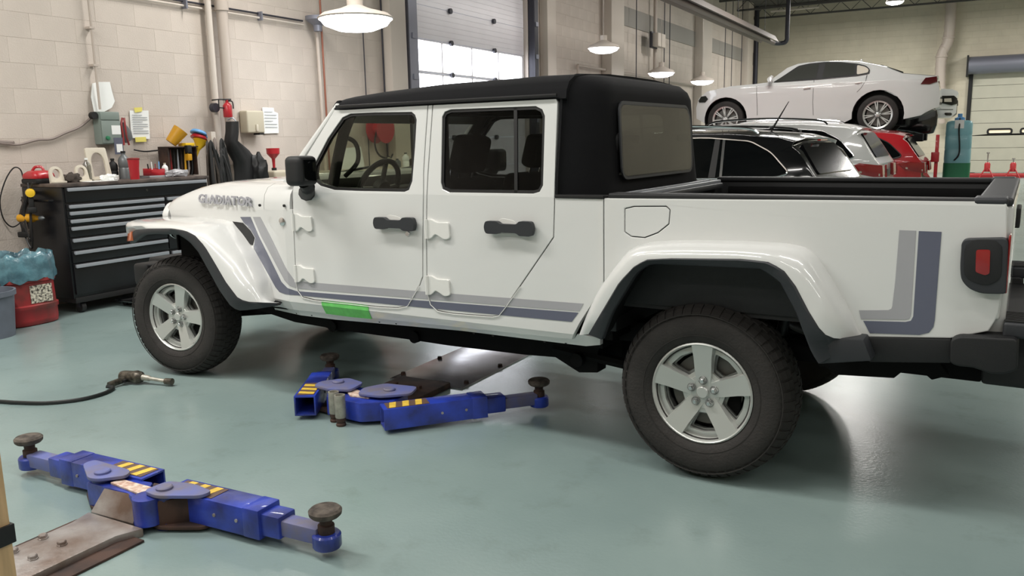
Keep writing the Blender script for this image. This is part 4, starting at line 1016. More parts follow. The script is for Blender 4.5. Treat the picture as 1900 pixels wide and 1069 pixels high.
loft('base', [sq(tr*.98, z) for z in (.1, zg-.02, zg)], M['tankg'], tn, True, True)
loft('tank_body', [sq(tr*a, zg+(ztk-zg)*t) for a, t in ((.94, 0), (.97, .1), (.96, .3), (.93, .32), (.96, .35), (.96, .62), (.93, .65), (.96, .68), (.95, .92), (.86, .98), (.6, 1))], M['tankw'], tn, True, True)
for xx in (-.14, .14): box('foot', xx-.09, xx+.09, -.2, .2, 0, .1, M['black'], tn)
box('label', -.08, .08, -tr*.985, -tr*.96, zg+.66, zg+.82, M['paper'], tn)
fin(tube(B(), smooth_path([(0, -tr*.5, ztk+.05), (0, -tr*1.05, ztk-.1), (.0, -tr*1.02, zg+.6), (.03, -tr*1.05, zg+.2), (-.05, -tr*1.02, zg+.05)]), .014, 6), 'drain_hose', M['black'], tn)
fin(lathe(B(), [(0, 0), (.09, 0), (.09, .06), (.04, .08), (.04, .14), (0, .14)], (0, -.05, ztk-.01), 'z', 16), 'pump_cap', M['blu'], tn)
rl = [(4.535,-0.04),(5.979,-0.036),(4.953,0.491),(5.651,0.453),(4.916,0.815),(4.365,1.147),(4.483,0.064)]
rb_ = thing('low_rise_lift', 'long red low lift frame lying before the far roller door', 'car lift', (rl[0][0], 26.3, 0))
fin(abox(abox(B(), -.1, 3.6, -.1, .1, 0, .09), -.1, 3.6, .9, 1.1, 0, .09), 'frame_beam', M['redpaint'], rb_, .01)
for xx in (.0, 1.2, 2.4, 3.4): box('cross_member', xx-.05, xx+.05, .1, .9, 0, .07, M['redpaint'], rb_)
for i, (px_, h_) in enumerate((([(4.953,0.491)][0], .18), ([(5.649,0.487)][0], .06))):
    lab = 'red jack stand with a tall bare screw, the left one of the far door' if i == 0 else 'red jack stand with a short screw, beside the frame edge'
    j = thing('jack_stand', lab, 'jack', (px_[0]-.02, 25.85, 0), group=None)
    bm = B(); [tube(bm, [(sx*.2, sy*.16, 0), (sx*.05, sy*.05, .30)], .018, 5) for sx in (-1, 1) for sy in (-1, 1)]
    fin(bm, 'leg', M['redpaint'], j)
    fin(lathe(B(), [(0, .2), (.085, .2), (.085, px_[1]*.9), (.05, px_[1]), (0, px_[1])], (0, 0, 0), 'z', 12), 'cylinder', M['redpaint'], j)
    fin(lathe(B(), [(0, px_[1]), (.02, px_[1]), (.02, px_[1]+h_*1.5), (.045, px_[1]+h_*1.5), (.045, px_[1]+h_*1.5+.04), (0, px_[1]+h_*1.5+.04)], (0, 0, 0), 'z', 10), 'screw', M['steel'], j)
bz = [(4.369,1.09)]
br_ = thing('push_broom', 'brown handled broom leaning by the far roller door', 'broom', (bz[0][0]-.05, 27.9, 0))
fin(tube(B(), [(0, 0, .06), (.0, 1.0, bz[0][1])], .016, 6), 'handle', M['copper'], br_); box('head', -.3, .3, -.06, .06, 0, .09, M['black'], br_, .01)
# exhaust duct on the back wall, heater tube, ceiling tube lamp
dq = [(3.52,5.965),(3.516,4.701),(3.337,4.073),(3.354,2.962),(3.43,1.74)]
dk = thing('exhaust_duct', 'grey exhaust duct bending down the back wall left of the roller door', 'duct')
pth = smooth_path([(dq[0][0], 29.5, 6.3)]+[(x, 29.5, z) for x, z in dq[1:]], 12)
bm = B(); tube(bm, pth, [.17+.015*(k % 2) for k in range(len(pth))], 12); fin(bm, 'flexible_pipe', M['pipe'], dk)
for x, z in dq[1:4]: fin(lathe(B(), [(.2, -.03), (.21, 0), (.2, .03)], (x, 29.5, z), 'z', 16), 'clamp', M['pipe'], dk)
box('wall_bracket', dq[2][0]-.04, dq[2][0]+.04, 29.5, 29.99, dq[2][1]-.03, dq[2][1]+.03, M['greysteel'], dk)
HX = -1.0; hq = [(12.134,4.116),(22.325,4.267),(23.468,4.403)]
he = thing('radiant_heater', 'long grey radiant heater tube hung parallel to the block wall', 'heater')
yE = hq[1][0]; zE = 4.2
fin(tube(B(), [(HX, 3.0, zE), (HX, yE, zE)], .07, 12), 'burner_tube', M['heat'], he)
bm = prism_bm([(HX-.26, zE-.03), (HX-.16, zE+.14), (HX+.16, zE+.14), (HX+.26, zE-.03), (HX+.25, zE-.03), (HX+.15, zE+.13), (HX-.15, zE+.13), (HX-.25, zE-.03)], 3.0, yE-.6)
fin(bm, 'reflector', M['heat'], he)
fin(tube(B(), smooth_path([(HX, yE-.1, zE), (HX+.15, yE+.15, zE), (HX+.32, yE+.2, zE+.06), (HX+.34, yE+.2, zE+.4), (HX+.34, yE+.2, 6.3)]), .065, 12), 'flue_pipe', M['dksteel'], he)
for k in range(6):
    y = 5+k*3.2; fin(tube(B(), [(HX, y, zE+.13), (HX, y, 6.3)], .008, 4), 'hanger_rod', M['dksteel'], he)
cq = [(-2.288,5.864),(-0.625,5.829)]
cl = thing('tube_lamp', 'white tube lamp fixture under the far ceiling corner', 'lamp', (0, 28, 0))
box('housing', cq[0][0], cq[1][0], -.05, .05, cq[0][1]+.02, cq[0][1]+.08, M['column'], cl, .01)
for xx in (.25, 1.3): fin(tube(B(), [(cq[0][0]+xx, 0, cq[0][1]+.08), (cq[0][0]+xx, 0, 6.3)], .008, 4), 'hanger_rod', M['dksteel'], cl)
# hanging high bay lamps
def lamp(x, y, z, r, label, m='lampm', ztop=6.3):
    t = thing('high_bay_lamp', label, 'lamp', (x, y, z), group='hanging high bay lamps')
    fin(lathe(B(), [(r, 0), (r*1.03, .015), (r*.9, .06), (r*.45, .11), (r*.22, .15), (r*.22, .24), (0, .25)], (0, 0, 0), 'z', 32, cap=False), 'reflector', M['column'], t)
    fin(lathe(B(), [(0, -.10*r/.3), (r*.5, -.085*r/.3), (r*.85, -.045*r/.3), (r*.99, .01), (0, .012)], (0, 0, 0), 'z', 32), 'lens', M[m], t)
    fin(tube(B(), [(0, 0, .24), (0, 0, ztop-z)], .007, 6), 'hanging_rod', M['column'], t)
lamp(-1.9, 3.53, 2.86, .42, 'nearest hanging lamp, glaring over the windscreen')  # disc made larger than the lamp, its glow is put into the shape
lq = [(10.997,3.163),(14.456,2.905),(17.822,2.896)]
lamp(-1.9, lq[0][0], lq[0][1], .30, 'oval-looking hanging lamp before the pilaster, without glare', 'lampfar')
lamp(-1.9, lq[1][0], lq[1][1], .30, 'bright hanging lamp just above the rear corner of the soft top')
lamp(-1.9, lq[2][0], lq[2][1], .30, 'bright hanging lamp over the nose of the raised sedan')
l5 = [(2.15,5.312)]; lamp(l5[0][0], 24, l5[0][1], .25, 'small lamp high under the far ceiling')

# ================================================================ LONG WALL FITTINGS
W0 = -3.19
def wallpipe(name, label, pts, r, m, cat='pipe', X=-3.15, group=None):
    o = fin(tube(B(), [(X, y, z) for y, z in pts], r, 10), name, M[m]); return tag(o, label, cat, group)
q = [(1.05,2.866),(1.053,1.831)]
t = thing('conduit', 'thin grey conduit running down to the wall switch box', 'conduit')
fin(tube(B(), [(-3.135, q[1][0], 6.3), (-3.135, q[1][0], q[1][1]+.01)], .012, 8), 'pipe', M['pipe'], t)
for z in (2.25, 2.6, 3.3): box('strap', -3.19, -3.12, q[1][0]-.03, q[1][0]+.03, z, z+.02, M['pipe'], t)
q = [(2.478,2.476),(2.634,2.488)]
t = thing('light_pipe', 'pale painted pipe on the wall, left of the thicker brown one', 'pipe')
fin(tube(B(), [(-3.1, q[0][0], 1.0), (-3.1, q[0][0], 6.3)], .035, 12), 'pipe', M['column'], t)
zz = [(2.416,1.888)][0][1]
fin(lathe(B(), [(0, -.03), (.05, -.03), (.05, .03), (0, .03)], (-3.06, q[0][0]-.06, zz), 'x', 12), 'valve', M['dksteel'], t)
t = thing('thick_pipe', 'thick brownish painted pipe rising behind the fire extinguisher', 'pipe')
fin(tube(B(), [(-3.06, q[1][0], 0), (-3.06, q[1][0], 6.3)], .062, 16), 'pipe', M['pipe'], t)
for z in (1.3, 3.0): fin(lathe(B(), [(0, -.05), (.075, -.05), (.075, .05), (0, .05)], (-3.06, q[1][0], z), 'z', 16), 'coupling', M['pipe'], t)
q = [(1.754,2.961),(3.084,2.98),(4.145,2.96)]
t = thing('air_line', 'horizontal white air line high on the wall ending at a cone', 'pipe')
zz = q[2][1]; 
fin(tube(B(), [(-3.165, -3, zz), (-3.165, q[2][0]-.08, zz)], .013, 8), 'pipe', M['column'], t)
fin(tube(B(), [(-3.175, -3, zz+.05), (-3.175, q[2][0]-.08, zz+.05)], .011, 8), 'cable', M['dksteel'], t)
for y in (2.2, 3.3): box('clip', -3.19, -3.12, y, y+.02, zz-.03, zz+.07, M['greysteel'], t)
q = [(3.946,3.043),(4.384,3.094),(4.129,2.88),(4.134,2.602),(4.216,2.608),(4.072,1.688)]
t = thing('cone_junction', 'grey cone shaped fitting at the end of the air line', 'fitting', (-3.02, (q[0][0]+q[1][0])/2, q[2][1]))
hh = q[0][1]-q[2][1]+.02
fin(lathe(B(), [(0, 0), (.05, 0), (.06, hh*.4), (.15, hh*.75), (.15, hh), (0, hh)], (0, 0, 0), 'z', 20), 'cone', M['greysteel'], t)
q2 = [(4.214,2.878),(4.286,2.885),(4.125,1.669)]
wallpipe('riser_pipe', 'grey riser pipe below the cone fitting', [(q2[0][0], q[2][1]+.0), (q2[0][0]+.02, 1.0)], .024, 'pipe', X=-3.08)
wallpipe('copper_riser', 'copper coloured riser pipe right of the grey riser', [(q2[1][0]+.02, 6.3), (q2[1][0]+.02, 1.0)], .013, 'copper', X=-3.08)
qa = [(5.273,2.625),(5.697,2.656)]
wallpipe('wall_cable', 'thin cable dropping down the wall left of the bright door', [(qa[0][0], 6.3), (qa[0][0], .8)], .008, 'dksteel', 'cable', -3.17)
wallpipe('wall_cable', 'darker cable right beside the door pilaster', [(qa[1][0], 6.3), (qa[1][0], .8)], .012, 'dksteel', 'cable', -3.16)
# right of the bright door
qb = [(15.79,3.766),(17.294,3.9),(17.959,3.959),(18.421,4.0),(22.552,4.367),(24.345,4.526),(25.285,4.61),(26.678,4.733),(29.092,4.948),(17.078,3.935),(16.577,3.969),(17.604,3.817),(16.51,3.327),(20.677,3.113),(12.255,3.046)]
for i in (0, 2, 3, 4, 5, 6, 7):
    lab = ['thin cable right of the oval lamp', '', 'thin cable on the right of the speaker box pipe', 'thin cable further right of the speaker box pipe', 'thin cable behind the third pilaster', 'first thin cable left of the far drain pipe', 'middle thin cable left of the far drain pipe', 'thin cable nearest the far drain pipe'][i]
    wallpipe('hanging_cable', lab, [(qb[i][0], 6.3), (qb[i][0], 2.6)], .012, 'dksteel', 'cable', -2.99)
wallpipe('drop_pipe', 'grey pipe rising behind the small wall speaker box', [(qb[1][0], 6.3), (qb[1][0], 2.5)], .05, 'pipe', 'pipe', -3.02)
wallpipe('drain_pipe', 'dark drain pipe in the far corner of the long wall', [(qb[8][0], 6.3), (qb[8][0], 0)], .09, 'dksteel', 'pipe', -3.02)
sb_ = thing('speaker_box', 'small square box on the long wall pipe, above a lamp', 'box', (-2.84, qb[9][0], qb[9][1]))
box('housing', -.08, .08, -.3, .3, -.17, .17, M['column'], sb_, .02); box('bracket', -.135, -.08, -.36, .1, -.2, .2, M['dksteel'], sb_)
t = thing('wall_conduit', 'horizontal conduit on the long wall, behind the lamps', 'conduit')
qc = [(12.48,3.045),(16.717,3.077)]
fin(tube(B(), [(-3.1, qc[0][0], qc[0][1]-.02), (-3.1, 21.4, qc[0][1]-.02)], .03, 8), 'pipe', M['pipe'], t)
fin(tube(B(), [(-3.1, qc[0][0], qc[0][1]-.02), (-3.1, qc[0][0], 1.0)], .03, 8), 'drop', M['pipe'], t)

# switch box and papers above the tool chest
def sheet(name, label, pl, X, m='paper', lines=0, cat='paper', parent=None, curl=.01):
    bm = prism_bm(pl, 0, .002, axis='x')
    ys_ = [p[0] for p in pl]; zs2 = [p[1] for p in pl]; y0, y1, z0, z1 = min(ys_), max(ys_), min(zs2), max(zs2)
    for k in range(1, 6): cut(bm, (0, y0+(y1-y0)*k/6, 0), (0, 1, 0)); cut(bm, (0, 0, z0+(z1-z0)*k/6), (0, 0, 1))
    def xf(c):
        return Vector((X+c.x+curl*(1-(c.z-z0)/(z1-z0))*(.4+.6*abs(2*(c.y-y0)/(y1-y0)-1)), c.y, c.z))
    o = fin(bm, name, M[m], parent, 0, xf=xf)
    if parent is None: tag(o, label, cat)
    for k in range(lines):
        z = z1-(z1-z0)*(.18+.7*k/max(1, lines)); w_ = (y1-y0)*(.75 if k % 3 else .5)
        box('text_line', X+.006+curl, X+.0075+curl, y0+(y1-y0)*.12, y0+(y1-y0)*.12+w_, z, z+.006, M['ink'], o)
    return o
sheet('loose_sheet', 'large white sheet pinned behind the conduit above the switch box', [(1.098,2.108),(1.229,2.114),(1.236,2.021),(1.249,1.927),(1.205,1.862),(1.116,1.818),(1.0,1.821),(0.994,1.96),(1.032,2.089)], -3.185, curl=.03)
q = [(1.0,1.818),(1.22,1.833),(1.203,1.532),(0.982,1.524)]
sw = thing('switch_box', 'grey green electrical switch box on the wall with papers stuck on', 'switch box', (-3.19, (q[0][0]+q[1][0])/2, q[3][1]-.02))
wY = (q[1][0]-q[0][0])/2; hZ = q[0][1]-q[3][1]+.02
box('housing', 0, .11, -wY, wY, 0, hZ, M['greyg'], sw, .008); box('lid', .11, .12, -wY*.95, wY*.95, .01, hZ*.72, M['greyg'], sw, .004); box('upper_lid', .11, .118, -wY*.95, wY*.95, hZ*.75, hZ*.98, M['greyg'], sw, .004)
fin(lathe(B(), [(0, 0), (.02, 0), (.02, .02), (0, .025)], (.12, -wY*.5, .06), 'x', 12), 'knob', M['tankg'], sw)
box('label_card', .121, .123, .0, wY*.9, hZ*.3, hZ*.58, M['paper'], sw); box('blue_sticker', .121, .123, wY*.1, wY*1.0, -.10, hZ*.2, M['sdark'], sw); box('white_sticker', .124, .125, wY*.3, wY*.9, -.08, .0, M['paper'], sw)
fin(lathe(B(), [(0, 0), (.035, 0), (.035, .05), (0, .05)], (.05, -wY-.04, hZ*.88), 'x', 12), 'plug', M['black'], sw)
pt = sheet('notice_sheet', 'white typed notice held by yellow tape, over the red cup', [(1.424,1.841),(1.65,1.845),(1.633,1.552),(1.411,1.565)], -3.188, lines=9, curl=.004)
for pl in ([(1.471,1.869),(1.569,1.876),(1.564,1.833),(1.479,1.82)], [(1.45,1.57),(1.58,1.575),(1.581,1.525),(1.451,1.521)]):
    fin(prism_bm(pl, -3.178, -3.176, axis='x'), 'yellow_tape', M['ytape'], pt)
q = [(-.03+y, z) for y, z in [(0.028,1.545),(0.064,1.531),(0.158,1.52),(0.265,1.514),(0.431,1.551),(0.573,1.56),(0.715,1.614),(0.877,1.675),(1.027,1.78)]]
tag(fin(tube(B(), smooth_path([(-3.17, -2.5, q[0][1]+.1)]+[(-3.17, y, z) for y, z in q]), .012, 6), 'extension_cord', M['cable']), 'grey cord sagging along the block wall to the switch box', 'cord')
q = [(1.411,1.444),(1.538,1.425),(1.705,1.433),(1.948,1.446)]
tag(fin(tube(B(), smooth_path([(-3.16, y, z) for y, z in q]), .008, 6), 'short_cord', M['black']), 'short black cord on the wall behind the chest clutter', 'cord')
# grey pouch tool with red grips hanging beside the box
q = [(1.261,1.765),(1.283,1.532)]
tl = thing('hanging_stapler', 'grey gun-like tool with dark red grips, hung beside the switch box', 'tool', (-3.12, q[0][0], q[1][1]))
hh = q[0][1]-q[1][1]
fin(prism_bm([(-.03, 0), (.03, -.02), (.10, .02), (.09, .10), (.02, hh*.8), (-.0, hh*.8)], -.02, .03, axis='x'), 'body', M['greycan'], tl, .01)
for k in (-.02, .02): fin(tube(B(), smooth_path([(.04, k*.5, hh*.98), (.05, k-.015, hh*.7), (.05, k-.01, .05), (.05, k*1.5, -.04)]), .010, 6), 'grip', M['redbin'], tl)
# wall dispenser and sign
q = [(2.893,1.869),(3.165,1.856),(3.132,1.609),(2.892,1.615)]
ds = thing('towel_dispenser', 'beige paper towel dispenser on the wall', 'dispenser', (-3.19, (q[0][0]+q[1][0])/2, q[2][1]))
wY = (q[1][0]-q[0][0])/2; hZ = q[0][1]-q[2][1]
box('housing', 0, .13, -wY, wY, 0, hZ, M['beige'], ds, .02, seg=3); box('lever', .13, .15, -.015, .015, .02, .10, M['cream'], ds, .005); box('outlet', .02, .12, wY*.4, wY*.95, -.02, .0, M['black'], ds)
sheet('wall_sign', 'white notice sheet right of the beige dispenser', [(3.27,1.918),(3.459,1.917),(3.464,1.871),(3.527,1.853),(3.513,1.61),(3.257,1.604)], -3.185, lines=6, curl=.004)
# fire extinguisher on its bracket
q = [(2.511,1.969),(2.491,1.78),(2.39,1.989)]
fe = thing('fire_extinguisher', 'small red fire extinguisher on a wire bracket by the thick pipe', 'extinguisher', (-2.96, q[1][0]+.02, q[1][1]))
hh = q[0][1]-q[1][1]
fin(lathe(B(), [(0, 0), (.045, 0), (.05, .01), (.05, hh*.68), (.035, hh*.8), (.018, hh*.86), (.018, hh), (0, hh)], (0, 0, 0), 'z', 20), 'bottle', M['red'], fe)
fin(tube(B(), smooth_path([(0, 0, hh*.95), (.06, .02, hh*.9), (.06, .03, hh*.5)]), .008, 6), 'hose', M['black'], fe)
box('handle', -.01, .01, -.06, .04, hh*.98, hh*1.06, M['black'], fe, .004)
fin(tube(B(), [(-.1, -.12, hh*1.0), (0, -.12, hh*1.02), (0, -.12, hh*.55), (.0, .0, hh*.53)], .008, 6), 'wire_bracket', M['black'], fe)
fin(tube(B(), [(-.0, -.12, hh*1.02), (0, .06, hh*1.05)], .008, 6), 'wire_bracket', M['black'], fe)

# ================================================================ TOOL CHEST
CY0, CY1, CT = .20, 1.80, 1.165
CX0, CX1 = -3.16, -2.56
ch = thing('tool_chest', 'large black rolling tool chest with long aluminium drawer pulls', 'tool chest', ((CX0+CX1)/2, (CY0+CY1)/2, 0))
ox, oy = (CX0+CX1)/2, (CY0+CY1)/2
def cbox(name, x0, x1, y0, y1, z0, z1, m, parent=None, bevel=.004): return box(name, x0-ox, x1-ox, y0-oy, y1-oy, z0, z1, M[m], parent or ch, bevel)
cbox('carcass', CX0, CX1-.02, CY0, CY1, .14, CT-.03, 'chest', None, .008)
cbox('base_frame', CX0+.02, CX1-.01, CY0+.01, CY1-.01, .10, .15, 'black')
cbox('top_tray', CX0-.0, CX1+.01, CY0-.01, CY1+.01, CT-.03, CT, 'worktop', None, .008)
YM = 1.24
def drawer(y0, y1, z0, z1, pull=True):
    d = cbox('drawer', CX1-.03, CX1, y0, y1, z0, z1, 'chest')
    if pull:
        zp_ = z1-.022
        bm = B(); 
        for dx0, dx1, za, zb_ in ((0, .016, zp_-.012, zp_+.014), (.012, .020, zp_-.016, zp_+.014)): abox(bm, CX1+dx0-ox, CX1+dx1-ox, y0+.015-oy, y1-.015-oy, za, zb_)
        h = fin(bm, 'drawer_pull', M['alum'], d, .003); 
    return d
drawer(CY0+.02, CY1-.02, 1.00, 1.135)
zs3 = [.985, .925, .855, .79, .685, .575, .455, .17]
for a, b in zip(zs3[:-1], zs3[1:]): drawer(CY0+.02, YM, b+.008, a)
for a, b in ((.985, .93), (.92, .70), (.69, .46), (.45, .17)): drawer(YM+.012, CY1-.02, b+.008, a)
fin(lathe(B(), [(0, 0), (.012, 0), (.012, .006), (0, .006)], (CX1-ox, 1.05-oy, 1.06), 'x', 12), 'lock', M['chrome'], ch)
for x in (CX0+.08, CX1-.08):
    for y in (CY0+.1, CY1-.1):
        fin(lathe(B(), [(0, -.02), (.05, -.02), (.05, .02), (0, .02)], (x-ox, y-oy, .05), 'y', 16), 'caster', M['rubberblk'], ch)
        box('caster_fork', x-.02-ox, x+.02-ox, y-.03-oy, y+.03-oy, .05, .12, M['dksteel'], ch)
fin(tube(B(), [(CX0+.1-ox, CY0-.04-oy, 1.02), (CX0+.1-ox, CY0-.07-oy, 1.02), (CX1-.1-ox, CY0-.07-oy, 1.02), (CX1-.1-ox, CY0-.04-oy, 1.02)], .012, 8), 'side_handle', M['chest'], ch)

# ---- things on the chest (their feet at the top tray, CT)
def up(px, X=-2.85): pass
def at(y, x=-2.85, z=CT): return (x, y, z)
def ring_bracket(y, w, h, label, x=-2.80, wide=.3):
    t = thing('oval_trim_frame', label, 'trim frame', (x, y, CT), .0)
    out = [(w/2*math.cos(a), h*.56+h*.44*math.sin(a)) for a in [PI*k/12 for k in range(13)]] + [(-w*.55, .0), (w*.55, 0)]
    inn = [(w*.30*math.cos(a), h*.56+h*.28*math.sin(a)) for a in [2*PI*k/20 for k in range(20)]]
    inn = [(p[0], max(p[1], h*.22)) for p in inn]
    lean = Matrix.Rotation(math.radians(-10), 4, 'Y')
    if h > .25:
        out = [(-w*.56, 0), (w*.56, 0), (w*.50, h*.97), (w*.44, h), (-w*.44, h), (-w*.50, h*.97)]
        inn = [(w*.33*math.cos(a), h*.55+h*.30*math.sin(a)) for a in [PI*k/12 for k in range(13)]] + [(-w*.33, h*.12), (w*.33, h*.12)]
    fin(prism_bm(out, -.012, .012, [inn], axis='x'), 'frame', M['cream'], t, .003, xf=lambda c: lean @ c)
    box('foot', -.02, .05, -w*.5, w*.5, 0, .018, M['cream'], t, .006)
    return t
Q = [(0.315,1.208),(0.561,1.206),(0.254,1.211),(0.376,1.205),(0.331,1.341),(0.792,1.2),(0.681,1.205),(0.906,1.194),(0.827,1.501)]
ring_bracket(Q[0][0], Q[3][0]-Q[2][0], .15, 'small cream oval frame standing nearest the red case')
ring_bracket(Q[1][0], Q[3][0]-Q[2][0], .155, 'small cream oval frame beside the clear bottle')
ring_bracket(Q[5][0], (Q[7][0]-Q[6][0])*.95, .31, 'tall beige trim plate with an arched opening', -2.86)
Q = [(0.2,1.218),(0.093,1.223),(0.309,1.212)]
rc = thing('red_case', 'red domed case with black base at the left end of the chest top', 'case', (-2.98, CY0+.06, CT))
box('base', -.11, .11, -.10, .10, 0, .045, M['black'], rc, .015); loft('lid', [sq(r, z, 4) for r, z in ((.10, .045), (.105, .06), (.10, .085), (.07, .11), (.05, .115))], M['red'], rc, True, True)
fin(tube(B(), smooth_path([(-.04, -.03, .11), (-.02, -.01, .145), (.02, .02, .145), (.04, .03, .11)]), .012, 8), 'handle', M['red'], rc)
def crumple(name, label, cat, loc, sx, sy, sz, m, seed=1, n=3):
    r = random.Random(seed); bm = B(); bmesh.ops.create_icosphere(bm, subdivisions=n, radius=1)
    for v in bm.verts:
        k = 1+.28*math.sin(v.co.x*7+seed)*math.cos(v.co.y*6+seed*2)+.12*r.uniform(-1, 1)
        v.co = Vector((v.co.x*sx*k, v.co.y*sy*k, max(0, .35*sz+v.co.z*sz*.65*k)))
    o = fin(bm, name, M[m], ang=60); o.location = loc; return tag(o, label, cat)
Q = [(0.455,1.215),(0.838,1.208),(0.642,1.202),(1.114,1.195),(1.341,1.271),(1.469,1.266),(1.357,1.243),(1.628,1.205)]
crumple('dark_rag', 'dark greasy rag between the two small oval frames', 'rag', (-2.80, Q[0][0], CT), .06, .085, .08, 'dirtrag', 3)
crumple('white_rag', 'crumpled white rag in front of the arched plate', 'rag', (-2.72, [(0.781,1.215)][0][0], CT+.004), .05, .085, .055, 'paper', 5)
tag(fin(prism_bm([(-2.78, .52), (-2.62, .50), (-2.60, .78), (-2.74, .82)], CT+.0005, CT+.004, axis='z'), 'flat_sheet', M['paper']), 'white paper lying flat under the white rag', 'paper')
def bottle(name, label, loc, r, h, m, capm, cat='bottle'):
    t = thing(name, label, cat, loc)
    fin(lathe(B(), [(0, 0), (r, 0), (r, h*.35), (r*.9, h*.40), (r, h*.45), (r, h*.66), (r*.8, h*.76), (r*.36, h*.86), (r*.34, h*.93), (0, h*.93)], (0, 0, 0), 'z', 18), 'bottle', M[m], t)
    fin(lathe(B(), [(0, h*.92), (r*.42, h*.92), (r*.42, h), (0, h)], (0, 0, 0), 'z', 12), 'cap', M[capm], t)
    return t
bottle('water_bottle', 'clear plastic bottle between the oval frame and arched plate', (-2.84, Q[2][0], CT), .036, .215, 'clear', 'paper')
cu = thing('red_cup', 'tall red plastic tumbler standing on the tool chest', 'cup', (-2.68, [(1.023,1.199)][0][0], CT))
fin(lathe(B(), [(0, 0), (.042, 0), (.046, .10), (.055, .19), (.050, .19), (.038, .01), (0, .01)], (0, 0, 0), 'z', 24, cap=False), 'tumbler', M['red'], cu)
fin(lathe(B(), [(.054, .185), (.058, .19), (.058, .2), (.03, .205), (0, .205)], (0, 0, 0), 'z', 24, cap=False), 'lid', M['redbin'], cu)
yb = [(1.144,1.252)][0][0]
bottle('spray_can', 'dark grey bottle standing behind the red tumbler', (-2.98, yb, CT), .055, .27, 'greycan', 'black', 'can')
bottle('oil_bottle', 'short dark bottle behind the arched plate', (-3.05, [(1.068,1.255)][0][0], CT), .045, .2, 'black', 'black')
ys2 = [(1.297,1.262),(1.463,1.255)]
rbx = thing('red_parts_box', 'small red open box right of the red tumbler', 'box', (-2.85, (ys2[0][0]+ys2[1][0])/2, CT+.012))
wq = (ys2[1][0]-ys2[0][0])/2
bm = B()
for x0, x1, y0, y1, z0, z1 in ((-.06, .06, -wq, wq, 0, .006), (-.06, -.055, -wq, wq, 0, .085), (.055, .06, -wq, wq, 0, .075), (-.06, .06, -wq, -wq+.005, 0, .08), (-.06, .06, wq-.005, wq, 0, .08)): abox(bm, x0, x1, y0, y1, z0, z1)
fin(bm, 'open_box', M['red'], rbx, .002)
for k in range(4): fin(tube(B(), [(-.02+k*.012, -.04+k*.03, .01), (-.01, -.06+k*.045, .13+.02*(k % 2))], .006, 6), 'marker_pen', M[['black', 'paper', 'redbin', 'blu'][k]], rbx)
tr2 = thing('blue_tray', 'shallow pale blue tray holding the red box', 'tray', (-2.85, rbx.location.y+.04, CT))
bm = B(); abox(bm, -.09, .09, -.17, .17, 0, .006); abox(bm, .084, .09, -.17, .17, .006, .022); abox(bm, -.09, -.084, -.17, .17, .006, .022); abox(bm, -.084, .084, -.17, -.164, .006, .022); abox(bm, -.084, .084, .164, .17, .006, .022)
fin(bm, 'tray', M['slight'], tr2, .001)
rbx.location.z = CT+.0065
bottle('white_bottle', 'small white squeeze bottle right of the red box', (-2.83, [(1.499,1.259)][0][0]-.0, CT+.0065), .03, .135, 'paper', 'beige')
crumple('plastic_bag', 'crumpled clear grey bag at the right end of the chest top', 'bag', (-2.74, [(1.572,1.207)][0][0], CT), .07, .12, .075, 'slight', 9)
# rack with tools behind, cups on it
yr = [(1.658,1.315),(2.034,1.304),(1.688,1.47)]
rk = thing('tool_rack', 'small dark tool rack standing on the right of the chest top', 'rack', (-3.03, (yr[0][0]+yr[1][0])/2, CT))
wr = (yr[1][0]-yr[0][0])/2; hr = yr[2][1]-CT
box('shelf', -.08, .10, -wr, wr, hr-.012, hr, M['rust'], rk, .002)
for y in (-wr+.01, wr-.01): box('side_plate', -.07, .07, y-.008, y+.008, 0, hr-.012, M['rust'], rk)
box('back_plate', -.08, -.07, -wr, wr, 0, hr-.012, M['dirtrag'], rk)
for k in range(7):
    y = -wr+.05+k*(2*wr-.1)/6
    fin(tube(B(), [(.02, y, .0), (.03, y+.01, .07), (.03, y+.015, hr-.03)], [.013, .012, .005], 6), 'screwdriver', M[['redbin', 'black', 'alum', 'rust', 'yeld', 'steel', 'black'][k]], rk)
zt3 = CT+hr
ycp = [(1.808,1.569),(1.911,1.49),(2.039,1.488),(2.116,1.522)]
c1 = thing('yellow_cup', 'mustard yellow cup lying tilted on the rack', 'cup', (-3.0, ycp[0][0], zt3+.088), 0)
mt = Matrix.Rotation(math.radians(-35), 4, 'X') @ Matrix.Rotation(math.radians(20), 4, 'Y')
fin(lathe(B(), [(0, -.065), (.045, -.065), (.062, .07), (.056, .07), (.04, -.055), (0, -.055)], (0, 0, 0), 'z', 24, mt, cap=False), 'cup', M['yeld'], c1)
tag(box('yellow_tray', -3.04, -2.92, ycp[1][0]-.05, ycp[1][0]+.07, zt3+.001, zt3+.035, M['yel'], bevel=.008), 'flat bright yellow block beside the tilted cup', 'block')
c1.scale = (1.3,)*3; c1.location.z += .015
hat = thing('yellow_funnel', 'yellow funnel under the red and blue bowls', 'funnel', (-2.99, ycp[2][0]+.05, zt3-.02))
fin(lathe(B(), [(.012, -.1), (.02, -.02), (.075, .075), (.085, .08), (.08, .085), (.0, .0)], (0, 0, 0), 'z', 24, Matrix.Rotation(math.radians(-25), 4, 'X'), cap=False), 'cone', M['yel'], hat)
